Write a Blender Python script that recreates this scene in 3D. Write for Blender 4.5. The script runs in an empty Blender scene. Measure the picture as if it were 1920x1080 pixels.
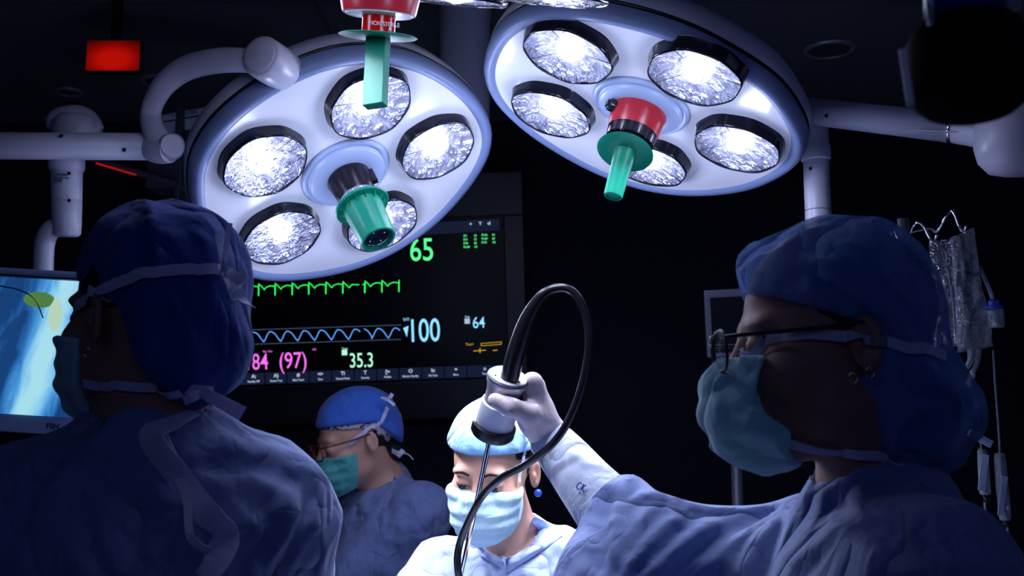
import bpy, bmesh, math, random
import numpy as np
from mathutils import Vector, Matrix

# ------------------------------------------------------------------ camera, world, light
C = bpy.context.scene.collection
F = 2000.0                                   # focal length in pixels of a 1920 wide frame
PITCH = math.radians(8)
EYE = np.array([0.0, 0.0, 1.5])
FWD = np.array([0.0, math.cos(PITCH), math.sin(PITCH)])
UPV = np.array([0.0, -math.sin(PITCH), math.cos(PITCH)])
RGT = np.array([1.0, 0.0, 0.0])
cd = bpy.data.cameras.new('camera')
cam = bpy.data.objects.new('camera', cd)
C.objects.link(cam)
cam.location = EYE
cam.rotation_euler = (math.radians(90) + PITCH, 0, 0)
cd.sensor_width = 36
cd.lens = 36 * F / 1920
cd.clip_start = 0.05
cd.dof.use_dof = True
cd.dof.focus_distance = 1.7
cd.dof.aperture_fstop = 9.0
bpy.context.scene.camera = cam

sc = bpy.context.scene
vs = sc.view_settings
vs.view_transform = 'Standard'
vs.look = 'None'
vs.gamma = 1.0
vs.use_curve_mapping = False
vs.exposure = 0.0
w = bpy.data.worlds.new('world')
sc.world = w
w.use_nodes = True
w.node_tree.nodes['Background'].inputs[0].default_value = (0.02, 0.04, 0.12, 1)
w.node_tree.nodes['Background'].inputs[1].default_value = 0.2


def P(px, py, d):
    """world point seen at pixel (px,py) at depth d along the camera axis"""
    return EYE + d * (FWD + (px - 960) / F * RGT + (540 - py) / F * UPV)


def camvec(r, u, f):
    return r * RGT + u * UPV + f * FWD


def norm(v):
    v = np.asarray(v, float)
    return v / (np.linalg.norm(v) + 1e-12)


def light(name, kind, loc, energy, color, aim=None, **kw):
    l = bpy.data.lights.new(name, kind)
    l.energy = energy
    l.color = color
    for k, v in kw.items():
        setattr(l, k, v)
    o = bpy.data.objects.new(name, l)
    C.objects.link(o)
    o.location = loc
    if aim is not None:
        o.rotation_euler = (Vector(aim) - Vector(loc)).to_track_quat('-Z', 'Y').to_euler()
    return o


# added unseen area lights: dim blue ambient fill behind and beside the camera
light('dim_blue_rear_fill', 'AREA', (-0.2, -0.9, 2.2), 2.3, (0.24, 0.34, 1.0), aim=(0, 1.2, 1.2), shape='RECTANGLE', size=2.2, size_y=0.8)
light('dim_blue_side_fill', 'AREA', (2.4, 1.0, 2.3), 1.5, (0.30, 0.38, 1.0), aim=(0.4, 1.3, 1.4), shape='RECTANGLE', size=1.0, size_y=1.0)

LAMP_COL = (0.74, 0.80, 1.0)
SPOT_W = 27.0
FACE_FILL_W = 0.78


# ------------------------------------------------------------------ materials
def nodes(m):
    return m.node_tree.nodes, m.node_tree.links


def mat(name, col, rough=0.5, metal=0.0, spec=0.5, bump=None, trans=0.0, emis=None, es=0.0, sheen=0.0, alpha=1.0,
        vary=None, coat=0.0, subsurf=0.0, ior=1.45):
    m = bpy.data.materials.new(name)
    m.use_nodes = True
    n, l = nodes(m)
    b = n['Principled BSDF']
    b.inputs['Base Color'].default_value = (*col, 1)
    b.inputs['Roughness'].default_value = rough
    b.inputs['Metallic'].default_value = metal
    b.inputs['Specular IOR Level'].default_value = spec
    b.inputs['Transmission Weight'].default_value = trans
    b.inputs['Sheen Weight'].default_value = sheen
    b.inputs['Alpha'].default_value = alpha
    b.inputs['Coat Weight'].default_value = coat
    b.inputs['IOR'].default_value = ior
    if subsurf:
        b.inputs['Subsurface Weight'].default_value = subsurf
        b.inputs['Subsurface Radius'].default_value = (0.01, 0.005, 0.003)
        b.inputs['Subsurface Scale'].default_value = 1.0
    if emis:
        b.inputs['Emission Color'].default_value = (*emis, 1)
        b.inputs['Emission Strength'].default_value = es
    tc = n.new('ShaderNodeTexCoord')
    if vary:                                         # (scale, amount)
        t = n.new('ShaderNodeTexNoise')
        t.inputs['Scale'].default_value = vary[0]
        t.inputs['Detail'].default_value = 5
        l.new(tc.outputs['Object'], t.inputs['Vector'])
        r = n.new('ShaderNodeMapRange')
        r.inputs[3].default_value = 1 - vary[1]
        r.inputs[4].default_value = 1 + vary[1]
        l.new(t.outputs['Fac'], r.inputs[0])
        mx = n.new('ShaderNodeVectorMath')
        mx.operation = 'SCALE'
        mx.inputs[0].default_value = col
        l.new(r.outputs[0], mx.inputs['Scale'])
        l.new(mx.outputs[0], b.inputs['Base Color'])
    if bump:                                         # list of (kind, scale, strength, distance, stretch)
        last = None
        for kind, scale, st, dist, stretch in bump:
            mp = n.new('ShaderNodeMapping')
            mp.inputs['Scale'].default_value = stretch
            l.new(tc.outputs['Object'], mp.inputs['Vector'])
            if kind == 'voronoi':
                t = n.new('ShaderNodeTexVoronoi')
                t.feature = 'DISTANCE_TO_EDGE'
                out = t.outputs['Distance']
            else:
                t = n.new('ShaderNodeTexNoise')
                t.inputs['Detail'].default_value = 4
                t.inputs['Distortion'].default_value = 0.6 if kind == 'crease' else 0
                t.inputs['Detail'].default_value = 2.5 if kind == 'crease' else 4
                out = t.outputs['Fac']
                if kind == 'crease':                 # ridged: sharp crease lines between soft planes
                    sb_ = n.new('ShaderNodeMath'); sb_.operation = 'SUBTRACT'; sb_.inputs[1].default_value = 0.5
                    ab_ = n.new('ShaderNodeMath'); ab_.operation = 'ABSOLUTE'
                    pw_ = n.new('ShaderNodeMath'); pw_.operation = 'POWER'; pw_.inputs[1].default_value = 0.8
                    l.new(out, sb_.inputs[0]); l.new(sb_.outputs[0], ab_.inputs[0]); l.new(ab_.outputs[0], pw_.inputs[0])
                    out = pw_.outputs[0]
            t.inputs['Scale'].default_value = scale
            l.new(mp.outputs[0], t.inputs['Vector'])
            bp = n.new('ShaderNodeBump')
            bp.inputs['Strength'].default_value = st
            bp.inputs['Distance'].default_value = dist
            l.new(out, bp.inputs['Height'])
            if last:
                l.new(last.outputs[0], bp.inputs['Normal'])
            last = bp
        l.new(last.outputs[0], b.inputs['Normal'])
    return m


def cloth(name, col, seethrough=0.0, translucent=0.25, fine=1.0):
    """thin non-woven fabric"""
    m = mat(name, col, rough=0.75, spec=0.25, sheen=0.2, vary=(14, 0.10),
            bump=[('crease', 7, 0.8 * fine, 0.06, (1, 1, 0.7)), ('crease', 19, 0.45 * fine, 0.018, (1, 1, 0.8)), ('noise', 320, 0.25, 0.0015, (1, 1, 1))])
    n, l = nodes(m)
    b = n['Principled BSDF']
    out = n['Material Output']
    tl = n.new('ShaderNodeBsdfTranslucent')
    tl.inputs['Color'].default_value = (*col, 1)
    mx = n.new('ShaderNodeMixShader')
    mx.inputs[0].default_value = translucent
    l.new(b.outputs[0], mx.inputs[1])
    l.new(tl.outputs[0], mx.inputs[2])
    last = mx
    if seethrough:
        tr = n.new('ShaderNodeBsdfTransparent')
        m2 = n.new('ShaderNodeMixShader')
        m2.inputs[0].default_value = seethrough
        l.new(mx.outputs[0], m2.inputs[1])
        l.new(tr.outputs[0], m2.inputs[2])
        last = m2
    l.new(last.outputs[0], out.inputs['Surface'])
    return m


def clear_plastic(name, tint=(0.8, 0.85, 1.0), gloss=0.35, white=0.1):
    m = bpy.data.materials.new(name)
    m.use_nodes = True
    n, l = nodes(m)
    n.remove(n['Principled BSDF'])
    tr = n.new('ShaderNodeBsdfTransparent')
    tr.inputs[0].default_value = (*tint, 1)
    gl = n.new('ShaderNodeBsdfGlossy')
    gl.inputs['Roughness'].default_value = 0.08
    df = n.new('ShaderNodeBsdfDiffuse')
    df.inputs[0].default_value = (0.75, 0.8, 0.85, 1)
    fr = n.new('ShaderNodeLayerWeight')
    fr.inputs[0].default_value = gloss
    tc = n.new('ShaderNodeTexCoord')
    t = n.new('ShaderNodeTexNoise')
    t.inputs['Scale'].default_value = 60
    t.inputs['Distortion'].default_value = 1.5
    l.new(tc.outputs['Object'], t.inputs['Vector'])
    bp = n.new('ShaderNodeBump')
    bp.inputs['Strength'].default_value = 0.6
    bp.inputs['Distance'].default_value = 0.01
    l.new(t.outputs['Fac'], bp.inputs['Height'])
    l.new(bp.outputs[0], gl.inputs['Normal'])
    l.new(bp.outputs[0], fr.inputs['Normal'])
    m1 = n.new('ShaderNodeMixShader')
    l.new(fr.outputs['Fresnel'], m1.inputs[0])
    l.new(tr.outputs[0], m1.inputs[1])
    l.new(gl.outputs[0], m1.inputs[2])
    m2 = n.new('ShaderNodeMixShader')
    m2.inputs[0].default_value = white
    l.new(m1.outputs[0], m2.inputs[1])
    l.new(df.outputs[0], m2.inputs[2])
    l.new(m2.outputs[0], n['Material Output'].inputs['Surface'])
    return m


def glow(name, col, strength):
    m = bpy.data.materials.new(name)
    m.use_nodes = True
    n, l = nodes(m)
    n.remove(n['Principled BSDF'])
    e = n.new('ShaderNodeEmission')
    e.inputs[0].default_value = (*col, 1)
    e.inputs[1].default_value = strength
    l.new(e.outputs[0], n['Material Output'].inputs['Surface'])
    return m


M = {}
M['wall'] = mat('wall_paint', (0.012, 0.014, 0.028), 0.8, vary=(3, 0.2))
M['ceiling'] = mat('ceiling_panel', (0.13, 0.135, 0.18), 0.6, vary=(2, 0.15))
M['floor'] = mat('floor_vinyl', (0.10, 0.11, 0.14), 0.4, vary=(5, 0.1))
M['seam'] = mat('ceiling_seam', (0.09, 0.09, 0.12), 0.6, vary=(4, 0.1))
M['white'] = mat('white_painted_metal', (0.50, 0.50, 0.62), 0.32, vary=(6, 0.03))
M['panel'] = mat('lamp_face_plastic', (0.84, 0.85, 0.93), 0.3, coat=0.2, vary=(4, 0.02))
M['rim'] = mat('lamp_rim_rubber', (0.20, 0.26, 0.46), 0.4, vary=(6, 0.04))
M['shell'] = mat('lamp_housing', (0.50, 0.50, 0.62), 0.35, vary=(5, 0.04))
M['hub'] = mat('hub_grey_blue', (0.36, 0.45, 0.68), 0.35, vary=(6, 0.04))
M['black'] = mat('black_plastic', (0.008, 0.008, 0.010), 0.35, vary=(20, 0.1))
M['blackgloss'] = mat('black_gloss', (0.012, 0.011, 0.02), 0.12, vary=(20, 0.1))
M['rubber'] = mat('cable_rubber', (0.012, 0.012, 0.016), 0.28, spec=0.6, vary=(30, 0.1))
M['camblack'] = mat('camera_housing', (0.03, 0.026, 0.04), 0.28, metal=0.6, vary=(20, 0.1))
M['green'] = mat('green_sterile_plastic', (0.0, 0.31, 0.18), 0.42, vary=(9, 0.05), subsurf=0.0)
M['greendark'] = mat('green_lens_end', (0.01, 0.015, 0.04), 0.15, vary=(9, 0.05))
M['red'] = mat('red_plastic', (0.46, 0.022, 0.04), 0.28, vary=(8, 0.08))
M['redglass'] = mat('red_translucent_plastic', (0.55, 0.006, 0.004), 0.15, vary=(8, 0.1))
M['metal'] = mat('brushed_steel', (0.55, 0.54, 0.60), 0.34, metal=0.55, vary=(40, 0.05))
M['chrome'] = mat('polished_steel', (0.75, 0.75, 0.8), 0.1, metal=1.0, vary=(40, 0.04))
M['darkmetal'] = mat('grey_metal', (0.10, 0.11, 0.15), 0.4, metal=0.4, vary=(10, 0.1))
M['screw'] = mat('screw_steel', (0.05, 0.05, 0.07), 0.3, metal=0.8, vary=(50, 0.1))
M['ink'] = mat('printed_ink', (0.02, 0.02, 0.05), 0.6, vary=(50, 0.1))
M['blueink'] = mat('blue_marker_ink', (0.03, 0.05, 0.3), 0.6, vary=(50, 0.1))
M['whiteink'] = mat('white_print', (0.8, 0.8, 0.85), 0.5, vary=(50, 0.03))
M['gown'] = cloth('gown_blue_fabric', (0.23, 0.30, 0.58))
M['gownlight'] = cloth('gown_pale_fabric', (0.50, 0.60, 0.88), fine=1.0)
M['cuff'] = cloth('pale_cuff_fabric', (0.62, 0.69, 0.88), fine=0.8)
M['tie'] = cloth('tie_fabric', (0.66, 0.68, 0.88), fine=0.4)
M['tielight'] = cloth('white_tie_fabric', (0.7, 0.75, 0.92), fine=0.4)
M['capdark'] = cloth('cap_royal_blue', (0.035, 0.085, 0.36), fine=0.8)
M['capnet'] = cloth('bouffant_blue', (0.15, 0.33, 0.78), seethrough=0.28, fine=1.1)
M['capmid'] = cloth('cap_mid_blue', (0.055, 0.17, 0.66), fine=0.7)
M['caplight'] = cloth('cap_pale_blue', (0.30, 0.56, 0.88), fine=0.9)
M['mask'] = cloth('mask_teal', (0.50, 0.80, 0.86), fine=0.6)
M['maskgreen'] = cloth('mask_green', (0.12, 0.52, 0.50), fine=0.6)
M['masklight'] = cloth('mask_pale', (0.56, 0.80, 0.90), fine=0.5)
M['glove'] = mat('latex_glove', (0.66, 0.57, 0.62), 0.42, subsurf=0.1, vary=(25, 0.05), bump=[('noise', 90, 0.25, 0.004, (1, 1, 1))])
M['skin'] = mat('skin', (0.55, 0.30, 0.22), 0.48, subsurf=0.15, vary=(30, 0.07), bump=[('noise', 260, 0.15, 0.001, (1, 1, 1))])
M['skindark'] = mat('skin_tan', (0.36, 0.18, 0.13), 0.5, subsurf=0.15, vary=(30, 0.07), bump=[('noise', 260, 0.15, 0.001, (1, 1, 1))])
M['hair'] = mat('dark_hair', (0.008, 0.006, 0.006), 0.5, bump=[('noise', 60, 0.6, 0.004, (6, 6, 1))], vary=(80, 0.3))
M['eyewhite'] = mat('eye_white', (0.75, 0.72, 0.72), 0.15, vary=(50, 0.03))
M['iris'] = mat('dark_iris', (0.02, 0.01, 0.008), 0.1, vary=(50, 0.1))
M['frame'] = mat('glasses_frame', (0.01, 0.008, 0.012), 0.4, vary=(30, 0.1))
M['redframe'] = mat('dark_red_frame', (0.12, 0.01, 0.015), 0.25, vary=(30, 0.1))
M['lens'] = clear_plastic('spectacle_lens', (0.92, 0.94, 1.0), 0.12, 0.0)
M['bag'] = clear_plastic('clear_bag_film', (0.78, 0.80, 0.88), 0.5, 0.10)
M['foil'] = clear_plastic('clear_foil', (0.8, 0.82, 0.9), 0.6, 0.12)
M['tubing'] = clear_plastic('clear_tubing', (0.75, 0.78, 0.86), 0.5, 0.22)
M['bluecap'] = mat('blue_bottle_cap', (0.03, 0.09, 0.55), 0.35, vary=(30, 0.05))
M['pearl'] = mat('blue_stud_ball', (0.03, 0.07, 0.5), 0.08, vary=(30, 0.05))
M['gold'] = mat('earring_metal', (0.8, 0.65, 0.4), 0.15, metal=1, vary=(30, 0.05))
M['drape'] = cloth('surgical_drape_fabric', (0.66, 0.76, 0.92), fine=1.0)
M['screenblack'] = mat('screen_glass', (0.003, 0.004, 0.008), 0.3, spec=0.2, vary=(5, 0.1))
M['bezel'] = mat('monitor_bezel', (0.018, 0.019, 0.032), 0.35, vary=(5, 0.1))
M['sgreen'] = glow('trace_green', (0.02, 0.95, 0.10), 1.3)
M['snum_green'] = glow('numeral_green', (0.10, 1.0, 0.28), 1.2)
M['scyan'] = glow('numeral_cyan', (0.25, 0.68, 1.0), 1.2)
M['sblue'] = glow('trace_blue', (0.10, 0.35, 1.0), 1.3)
M['smint'] = glow('numeral_mint', (0.42, 0.95, 0.68), 1.1)
M['spink'] = glow('numeral_pink', (0.82, 0.14, 0.78), 1.2)
M['samber'] = glow('amber_print', (0.75, 0.42, 0.02), 0.8)
M['swhite'] = glow('icon_white', (0.42, 0.5, 0.68), 1.0)
M['sgrey'] = glow('grid_grey', (0.06, 0.08, 0.14), 1.0)
M['sbar'] = glow('toolbar_blue', (0.008, 0.012, 0.035), 1.0)
M['redglow'] = glow('red_reflection_glow', (0.9, 0.008, 0.004), 0.55)
M['redled'] = glow('red_led', (0.9, 0.02, 0.01), 0.35)


# ------------------------------------------------------------------ object helpers
def finish(o, label=None, cat=None, group=None, kind=None):
    if label: o['label'] = label
    if cat: o['category'] = cat
    if group: o['group'] = group
    if kind: o['kind'] = kind
    return o


def thing(name, loc, label, cat, group=None):
    o = bpy.data.objects.new(name, None)
    C.objects.link(o)
    o.location = loc
    o.empty_display_size = 0.05
    return finish(o, label, cat, group)


ORIG = {}


def origin_of(o):
    v = np.zeros(3)
    while o is not None:
        v = v + np.array(o.location)
        o = o.parent
    return v


def mk(name, vf, m, parent=None, smooth=True, label=None, autosmooth=None, solid=None, bevel=None, sub=0, kind=None):
    """one mesh object from (verts, faces) in world space; a child's vertices are kept relative to its parent"""
    v, f = vf
    v = np.asarray(v, float)
    if parent is not None:
        off = origin_of(parent)
        loc = (0, 0, 0)
    else:
        off = v.mean(0)
        off[2] = v[:, 2].min()
        loc = off
    me = bpy.data.meshes.new(name)
    me.from_pydata((v - off).tolist(), [], [tuple(int(i) for i in q) for q in f])
    me.materials.append(m)
    me.update()
    bm = bmesh.new()
    bm.from_mesh(me)
    bmesh.ops.recalc_face_normals(bm, faces=bm.faces)
    bm.to_mesh(me)
    bm.free()
    if smooth:
        me.polygons.foreach_set('use_smooth', [True] * len(me.polygons))
        if autosmooth:
            try:
                me.set_sharp_from_angle(angle=math.radians(autosmooth))
            except Exception:
                pass
    o = bpy.data.objects.new(name, me)
    C.objects.link(o)
    o.location = loc
    if parent is not None:
        o.parent = parent
    if label: o['label'] = label
    if kind: o['kind'] = kind
    if any(q in name for q in ('tie', 'knot', 'bow')) and smooth:
        me.set_sharp_from_angle(angle=math.radians(45))
    if solid:
        s = o.modifiers.new('solid', 'SOLIDIFY')
        s.thickness = solid
        s.offset = 0
    if bevel:
        s = o.modifiers.new('bevel', 'BEVEL')
        s.width = bevel
        s.segments = 3
        s.limit_method = 'ANGLE'
    if sub:
        s = o.modifiers.new('sub', 'SUBSURF')
        s.levels = s.render_levels = sub
    return o


def join(*vfs):
    V, Fc, n = [], [], 0
    for v, f in vfs:
        v = np.asarray(v, float)
        V.append(v)
        Fc += [tuple(i + n for i in q) for q in f]
        n += len(v)
    return np.vstack(V), Fc


def box(c, s, R=None):
    c = np.asarray(c, float); s = np.asarray(s, float) / 2
    v = np.array([[x, y, z] for x in (-1, 1) for y in (-1, 1) for z in (-1, 1)]) * s
    if R is not None: v = v @ np.asarray(R).T
    f = [(0, 1, 3, 2), (4, 6, 7, 5), (0, 4, 5, 1), (2, 3, 7, 6), (0, 2, 6, 4), (1, 5, 7, 3)]
    return v + c, f


def basis(z, x=None):
    z = norm(z)
    if x is None:
        x = np.array([1.0, 0, 0]) if abs(z[0]) < 0.8 else np.array([0, 1.0, 0])
    x = np.asarray(x, float)
    x = norm(x - z * (x @ z))
    return np.column_stack([x, np.cross(z, x), z])


def lathe(c, axis, prof, seg=48, cap=True, xdir=None, sx=1.0):
    """prof = [(r, z)] along axis from c"""
    B = basis(axis, xdir)
    v, f = [], []
    a = np.linspace(0, 2 * math.pi, seg, endpoint=False)
    for r, z in prof:
        loc = np.column_stack([sx * r * np.cos(a), r * np.sin(a), np.full(seg, z)])
        v.append(loc @ B.T + c)
    v = np.vstack(v)
    for i in range(len(prof) - 1):
        for j in range(seg):
            k = (j + 1) % seg
            f.append((i * seg + j, i * seg + k, (i + 1) * seg + k, (i + 1) * seg + j))
    if cap:
        f.append(tuple(range(seg - 1, -1, -1)))
        f.append(tuple(range((len(prof) - 1) * seg, len(prof) * seg)))
    return v, f


def spline(pts, n=8, closed=False):
    p = np.asarray(pts, float)
    if closed:
        q = np.vstack([p[-1], p, p[0], p[1]])
        cnt = len(p)
    else:
        q = np.vstack([2 * p[0] - p[1], p, 2 * p[-1] - p[-2]])
        cnt = len(p) - 1
    out = []
    for i in range(cnt):
        a, b, c, d = q[i], q[i + 1], q[i + 2], q[i + 3]
        for k in range(n):
            t = k / n
            out.append(0.5 * (2 * b + (c - a) * t + (2 * a - 5 * b + 4 * c - d) * t * t + (3 * b - a - 3 * c + d) * t ** 3))
    if not closed: out.append(p[-1])
    return np.array(out)


def tube(pts, rad, seg=16, n=6, flat=1.0, flatdir=None, smooth=True):
    """swept tube; rad scalar or per control point; flat scales the section along flatdir"""
    pts = np.asarray(pts, float)
    rad = np.full(len(pts), rad) if np.isscalar(rad) else np.asarray(rad, float)
    if smooth and len(pts) > 2:
        q = spline(np.column_stack([pts, rad]), n)
        pts, rad = q[:, :3], q[:, 3]
    v, f = [], []
    t = np.gradient(pts, axis=0)
    u = None
    a = np.linspace(0, 2 * math.pi, seg, endpoint=False)
    for i in range(len(pts)):
        ti = norm(t[i])
        if flatdir is not None:
            fd = np.asarray(flatdir, float)
            x = norm(fd - ti * (fd @ ti))
        elif u is None:
            x = basis(ti)[:, 0]
        else:
            x = norm(u - ti * (u @ ti))
        u = x
        y = np.cross(ti, x)
        v.append(pts[i] + rad[i] * (flat * np.outer(np.cos(a), x) + np.outer(np.sin(a), y)))
    v = np.vstack(v)
    m = len(pts)
    for i in range(m - 1):
        for j in range(seg):
            k = (j + 1) % seg
            f.append((i * seg + j, i * seg + k, (i + 1) * seg + k, (i + 1) * seg + j))
    f.append(tuple(range(seg - 1, -1, -1)))
    f.append(tuple(range((m - 1) * seg, m * seg)))
    return v, f


def ball(c, r, seg=20, sc3=(1, 1, 1), R=None):
    v, f = [], []
    for i in range(seg // 2 + 1):
        th = math.pi * i / (seg // 2)
        for j in range(seg):
            ph = 2 * math.pi * j / seg
            v.append([math.sin(th) * math.cos(ph), math.sin(th) * math.sin(ph), math.cos(th)])
    for i in range(seg // 2):
        for j in range(seg):
            k = (j + 1) % seg
            f.append((i * seg + j, i * seg + k, (i + 1) * seg + k, (i + 1) * seg + j))
    v = np.array(v) * r * np.array(sc3)
    if R is not None: v = v @ np.asarray(R).T
    return v + np.asarray(c), f


def gridmesh(rows, nu=6, nv=6):
    """smooth surface through a grid of control points rows[i][j]"""
    A = np.array([spline(r, nv) for r in rows])
    A = A.transpose(1, 0, 2)
    A = np.array([spline(r, nu) for r in A])
    h, w_, _ = A.shape
    f = [(i * w_ + j, i * w_ + j + 1, (i + 1) * w_ + j + 1, (i + 1) * w_ + j) for i in range(h - 1) for j in range(w_ - 1)]
    return A.reshape(-1, 3), f


def text_obj(name, s, m, o, R, size, parent, align='LEFT', sx=0.75, lift=0.0, depth=0.0006, space=1.0, bold=0.0):
    """writing: R columns = right, up, outward; o = baseline start"""
    cu = bpy.data.curves.new(name, 'FONT')
    cu.body = s
    cu.size = size
    cu.align_x = align
    cu.extrude = depth
    cu.offset = bold
    cu.space_character = space
    ob = bpy.data.objects.new(name + '_tmp', cu)
    C.objects.link(ob)
    dg = bpy.context.evaluated_depsgraph_get()
    me = bpy.data.meshes.new_from_object(ob.evaluated_get(dg))
    bpy.data.objects.remove(ob)
    v = np.array([q.co[:] for q in me.vertices])
    if len(v) == 0: return (np.zeros((0, 3)), [])
    f = [tuple(p.vertices) for p in me.polygons]
    bpy.data.meshes.remove(me)
    v = v * np.array([sx, 1, 1])
    v[:, 2] += lift
    vf = (v @ np.asarray(R).T + np.asarray(o), f)
    if m is None: return vf
    return mk(name, vf, m, parent, smooth=False)


# ------------------------------------------------------------------ implicit surfaces
def smin(a, b, k):
    h = np.clip(0.5 + 0.5 * (b - a) / k, 0, 1)
    return b + (a - b) * h - k * h * (1 - h)


def smax(a, b, k):
    return -smin(-a, -b, k)


def sd_ell(p, c, r, R=None):
    q = p - np.asarray(c)
    if R is not None: q = q @ R
    r = np.asarray(r, float)
    k0 = np.sqrt(((q / r) ** 2).sum(1))
    k1 = np.sqrt(((q / (r * r)) ** 2).sum(1)) + 1e-9
    return k0 * (k0 - 1) / k1


def sd_cap(p, a, b, ra, rb):
    a = np.asarray(a, float); b = np.asarray(b, float)
    ba = b - a
    t = np.clip(((p - a) @ ba) / (ba @ ba + 1e-12), 0, 1)
    q = p - a - t[:, None] * ba
    return np.sqrt((q * q).sum(1)) - (ra + (rb - ra) * t)


def sd_line(p, pts):
    d = None
    for a, b in zip(pts[:-1], pts[1:]):
        e = sd_cap(p, a, b, 0, 0)
        d = e if d is None else np.minimum(d, e)
    return d


def noise3(p, freq, seed):
    rs = np.random.RandomState(seed)
    q = p * freq
    out = np.zeros(len(p))
    wv = q.copy()
    for i in range(3):
        k = rs.normal(size=(3, 3))
        wv = wv + 0.35 * np.sin(wv @ k + rs.uniform(0, 6, 3))
    amp = 1.0
    for i in range(4):
        k = norm(rs.normal(size=3)) * (1.5 + i * 1.1)
        out += amp * np.sin(wv @ k + rs.uniform(0, 6))
        amp *= 0.75
    return out / 2.5


def axis_pts(lo, hi, fl, fh, fine, coarse):
    out = [lo]
    while out[-1] < hi:
        x = out[-1]
        if fl <= x < fh: s = fine
        else:
            dist = (fl - x) if x < fl else (x - fh)
            s = min(coarse, fine + 0.35 * max(dist, 0) + 1e-4)
            if x < fl: s = min(s, max(fl - x, fine))
        out.append(x + s)
    return np.array(out)


def polygonise(fn, lo, hi, flo=None, fhi=None, fine=0.004, coarse=0.012, B=10):
    flo = lo if flo is None else flo
    fhi = hi if fhi is None else fhi
    X, Y, Z = [axis_pts(lo[i], hi[i], flo[i], fhi[i], fine, coarse) for i in range(3)]
    nx, ny, nz = len(X), len(Y), len(Z)
    vol = np.ones((nx, ny, nz), np.float32)
    bl = [(i, min(i + B, nx), j, min(j + B, ny), k, min(k + B, nz)) for i in range(0, nx, B) for j in range(0, ny, B) for k in range(0, nz, B)]
    cs = np.array([[(X[a] + X[min(b, nx - 1)]) / 2, (Y[c] + Y[min(d, ny - 1)]) / 2, (Z[e] + Z[min(g, nz - 1)]) / 2] for a, b, c, d, e, g in bl])
    rad = np.array([math.sqrt((X[min(b, nx - 1)] - X[a]) ** 2 + (Y[min(d, ny - 1)] - Y[c]) ** 2 + (Z[min(g, nz - 1)] - Z[e]) ** 2) / 2 for a, b, c, d, e, g in bl])
    dc = fn(cs)
    act = np.abs(dc) < rad * 1.5 + 0.02
    buf, meta, cnt = [], [], 0

    def flush():
        nonlocal buf, meta, cnt
        if not buf: return
        d = fn(np.vstack(buf))
        o = 0
        for (a, b, c, dd, e, g) in meta:
            m_ = (b - a) * (dd - c) * (g - e)
            vol[a:b, c:dd, e:g] = d[o:o + m_].reshape(b - a, dd - c, g - e)
            o += m_
        buf, meta, cnt = [], [], 0
    for q, blk in enumerate(bl):
        a, b, c, d, e, g = blk
        if act[q]:
            gx, gy, gz = np.meshgrid(X[a:b], Y[c:d], Z[e:g], indexing='ij')
            buf.append(np.column_stack([gx.ravel(), gy.ravel(), gz.ravel()]))
            meta.append(blk)
            cnt += gx.size
            if cnt > 150000: flush()
        else:
            vol[a:b, c:d, e:g] = dc[q]
    flush()
    # close the volume at the border
    for s in (0, -1):
        vol[s], vol[:, s], vol[:, :, s] = np.maximum(vol[s], 1e-3), np.maximum(vol[:, s], 1e-3), np.maximum(vol[:, :, s], 1e-3)
    return nets(vol, X, Y, Z)


def nets(vol, X, Y, Z):
    S = vol < 0
    corner = [(i, j, k) for i in (0, 1) for j in (0, 1) for k in (0, 1)]
    n0, n1, n2 = vol.shape
    cntS = np.zeros((n0 - 1, n1 - 1, n2 - 1), np.int8)
    for i, j, k in corner:
        cntS += S[i:n0 - 1 + i, j:n1 - 1 + j, k:n2 - 1 + k]
    I, J, K = np.nonzero((cntS > 0) & (cntS < 8))
    idx = np.full(cntS.shape, -1, np.int32)
    idx[I, J, K] = np.arange(len(I))
    acc = np.zeros((len(I), 3)); num = np.zeros(len(I))
    for ax in range(3):
        for a in (0, 1):
            for b in (0, 1):
                o = [0, 0, 0]
                oth = [q for q in range(3) if q != ax]
                o[oth[0]] = a; o[oth[1]] = b
                i0, j0, k0 = I + o[0], J + o[1], K + o[2]
                e = [0, 0, 0]; e[ax] = 1
                v0 = vol[i0, j0, k0].astype(float); v1 = vol[i0 + e[0], j0 + e[1], k0 + e[2]].astype(float)
                m_ = (v0 < 0) != (v1 < 0)
                t = np.where(m_, v0 / (v0 - v1 + 1e-12), 0)
                p0 = np.column_stack([X[i0], Y[j0], Z[k0]])
                p1 = np.column_stack([X[i0 + e[0]], Y[j0 + e[1]], Z[k0 + e[2]]])
                acc += np.where(m_[:, None], p0 + t[:, None] * (p1 - p0), 0)
                num += m_
    V = acc / num[:, None]
    Fc = []
    for ax in range(3):
        sl0 = [slice(1, -1)] * 3; sl1 = [slice(1, -1)] * 3
        sl0[ax] = slice(0, -1); sl1[ax] = slice(1, None)
        ch = np.nonzero(S[tuple(sl0)] != S[tuple(sl1)])
        g = [c + (0 if q == ax else 1) for q, c in enumerate(ch)]
        o1, o2 = [q for q in range(3) if q != ax]
        def cell(a, b):
            h = [x.copy() for x in g]
            h[o1] -= a; h[o2] -= b
            return idx[h[0], h[1], h[2]]
        q4 = np.column_stack([cell(0, 0), cell(1, 0), cell(1, 1), cell(0, 1)])
        q4 = q4[(q4 >= 0).all(1)]
        inside = None
        Fc.append(q4)
    return V, np.vstack(Fc)


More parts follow.
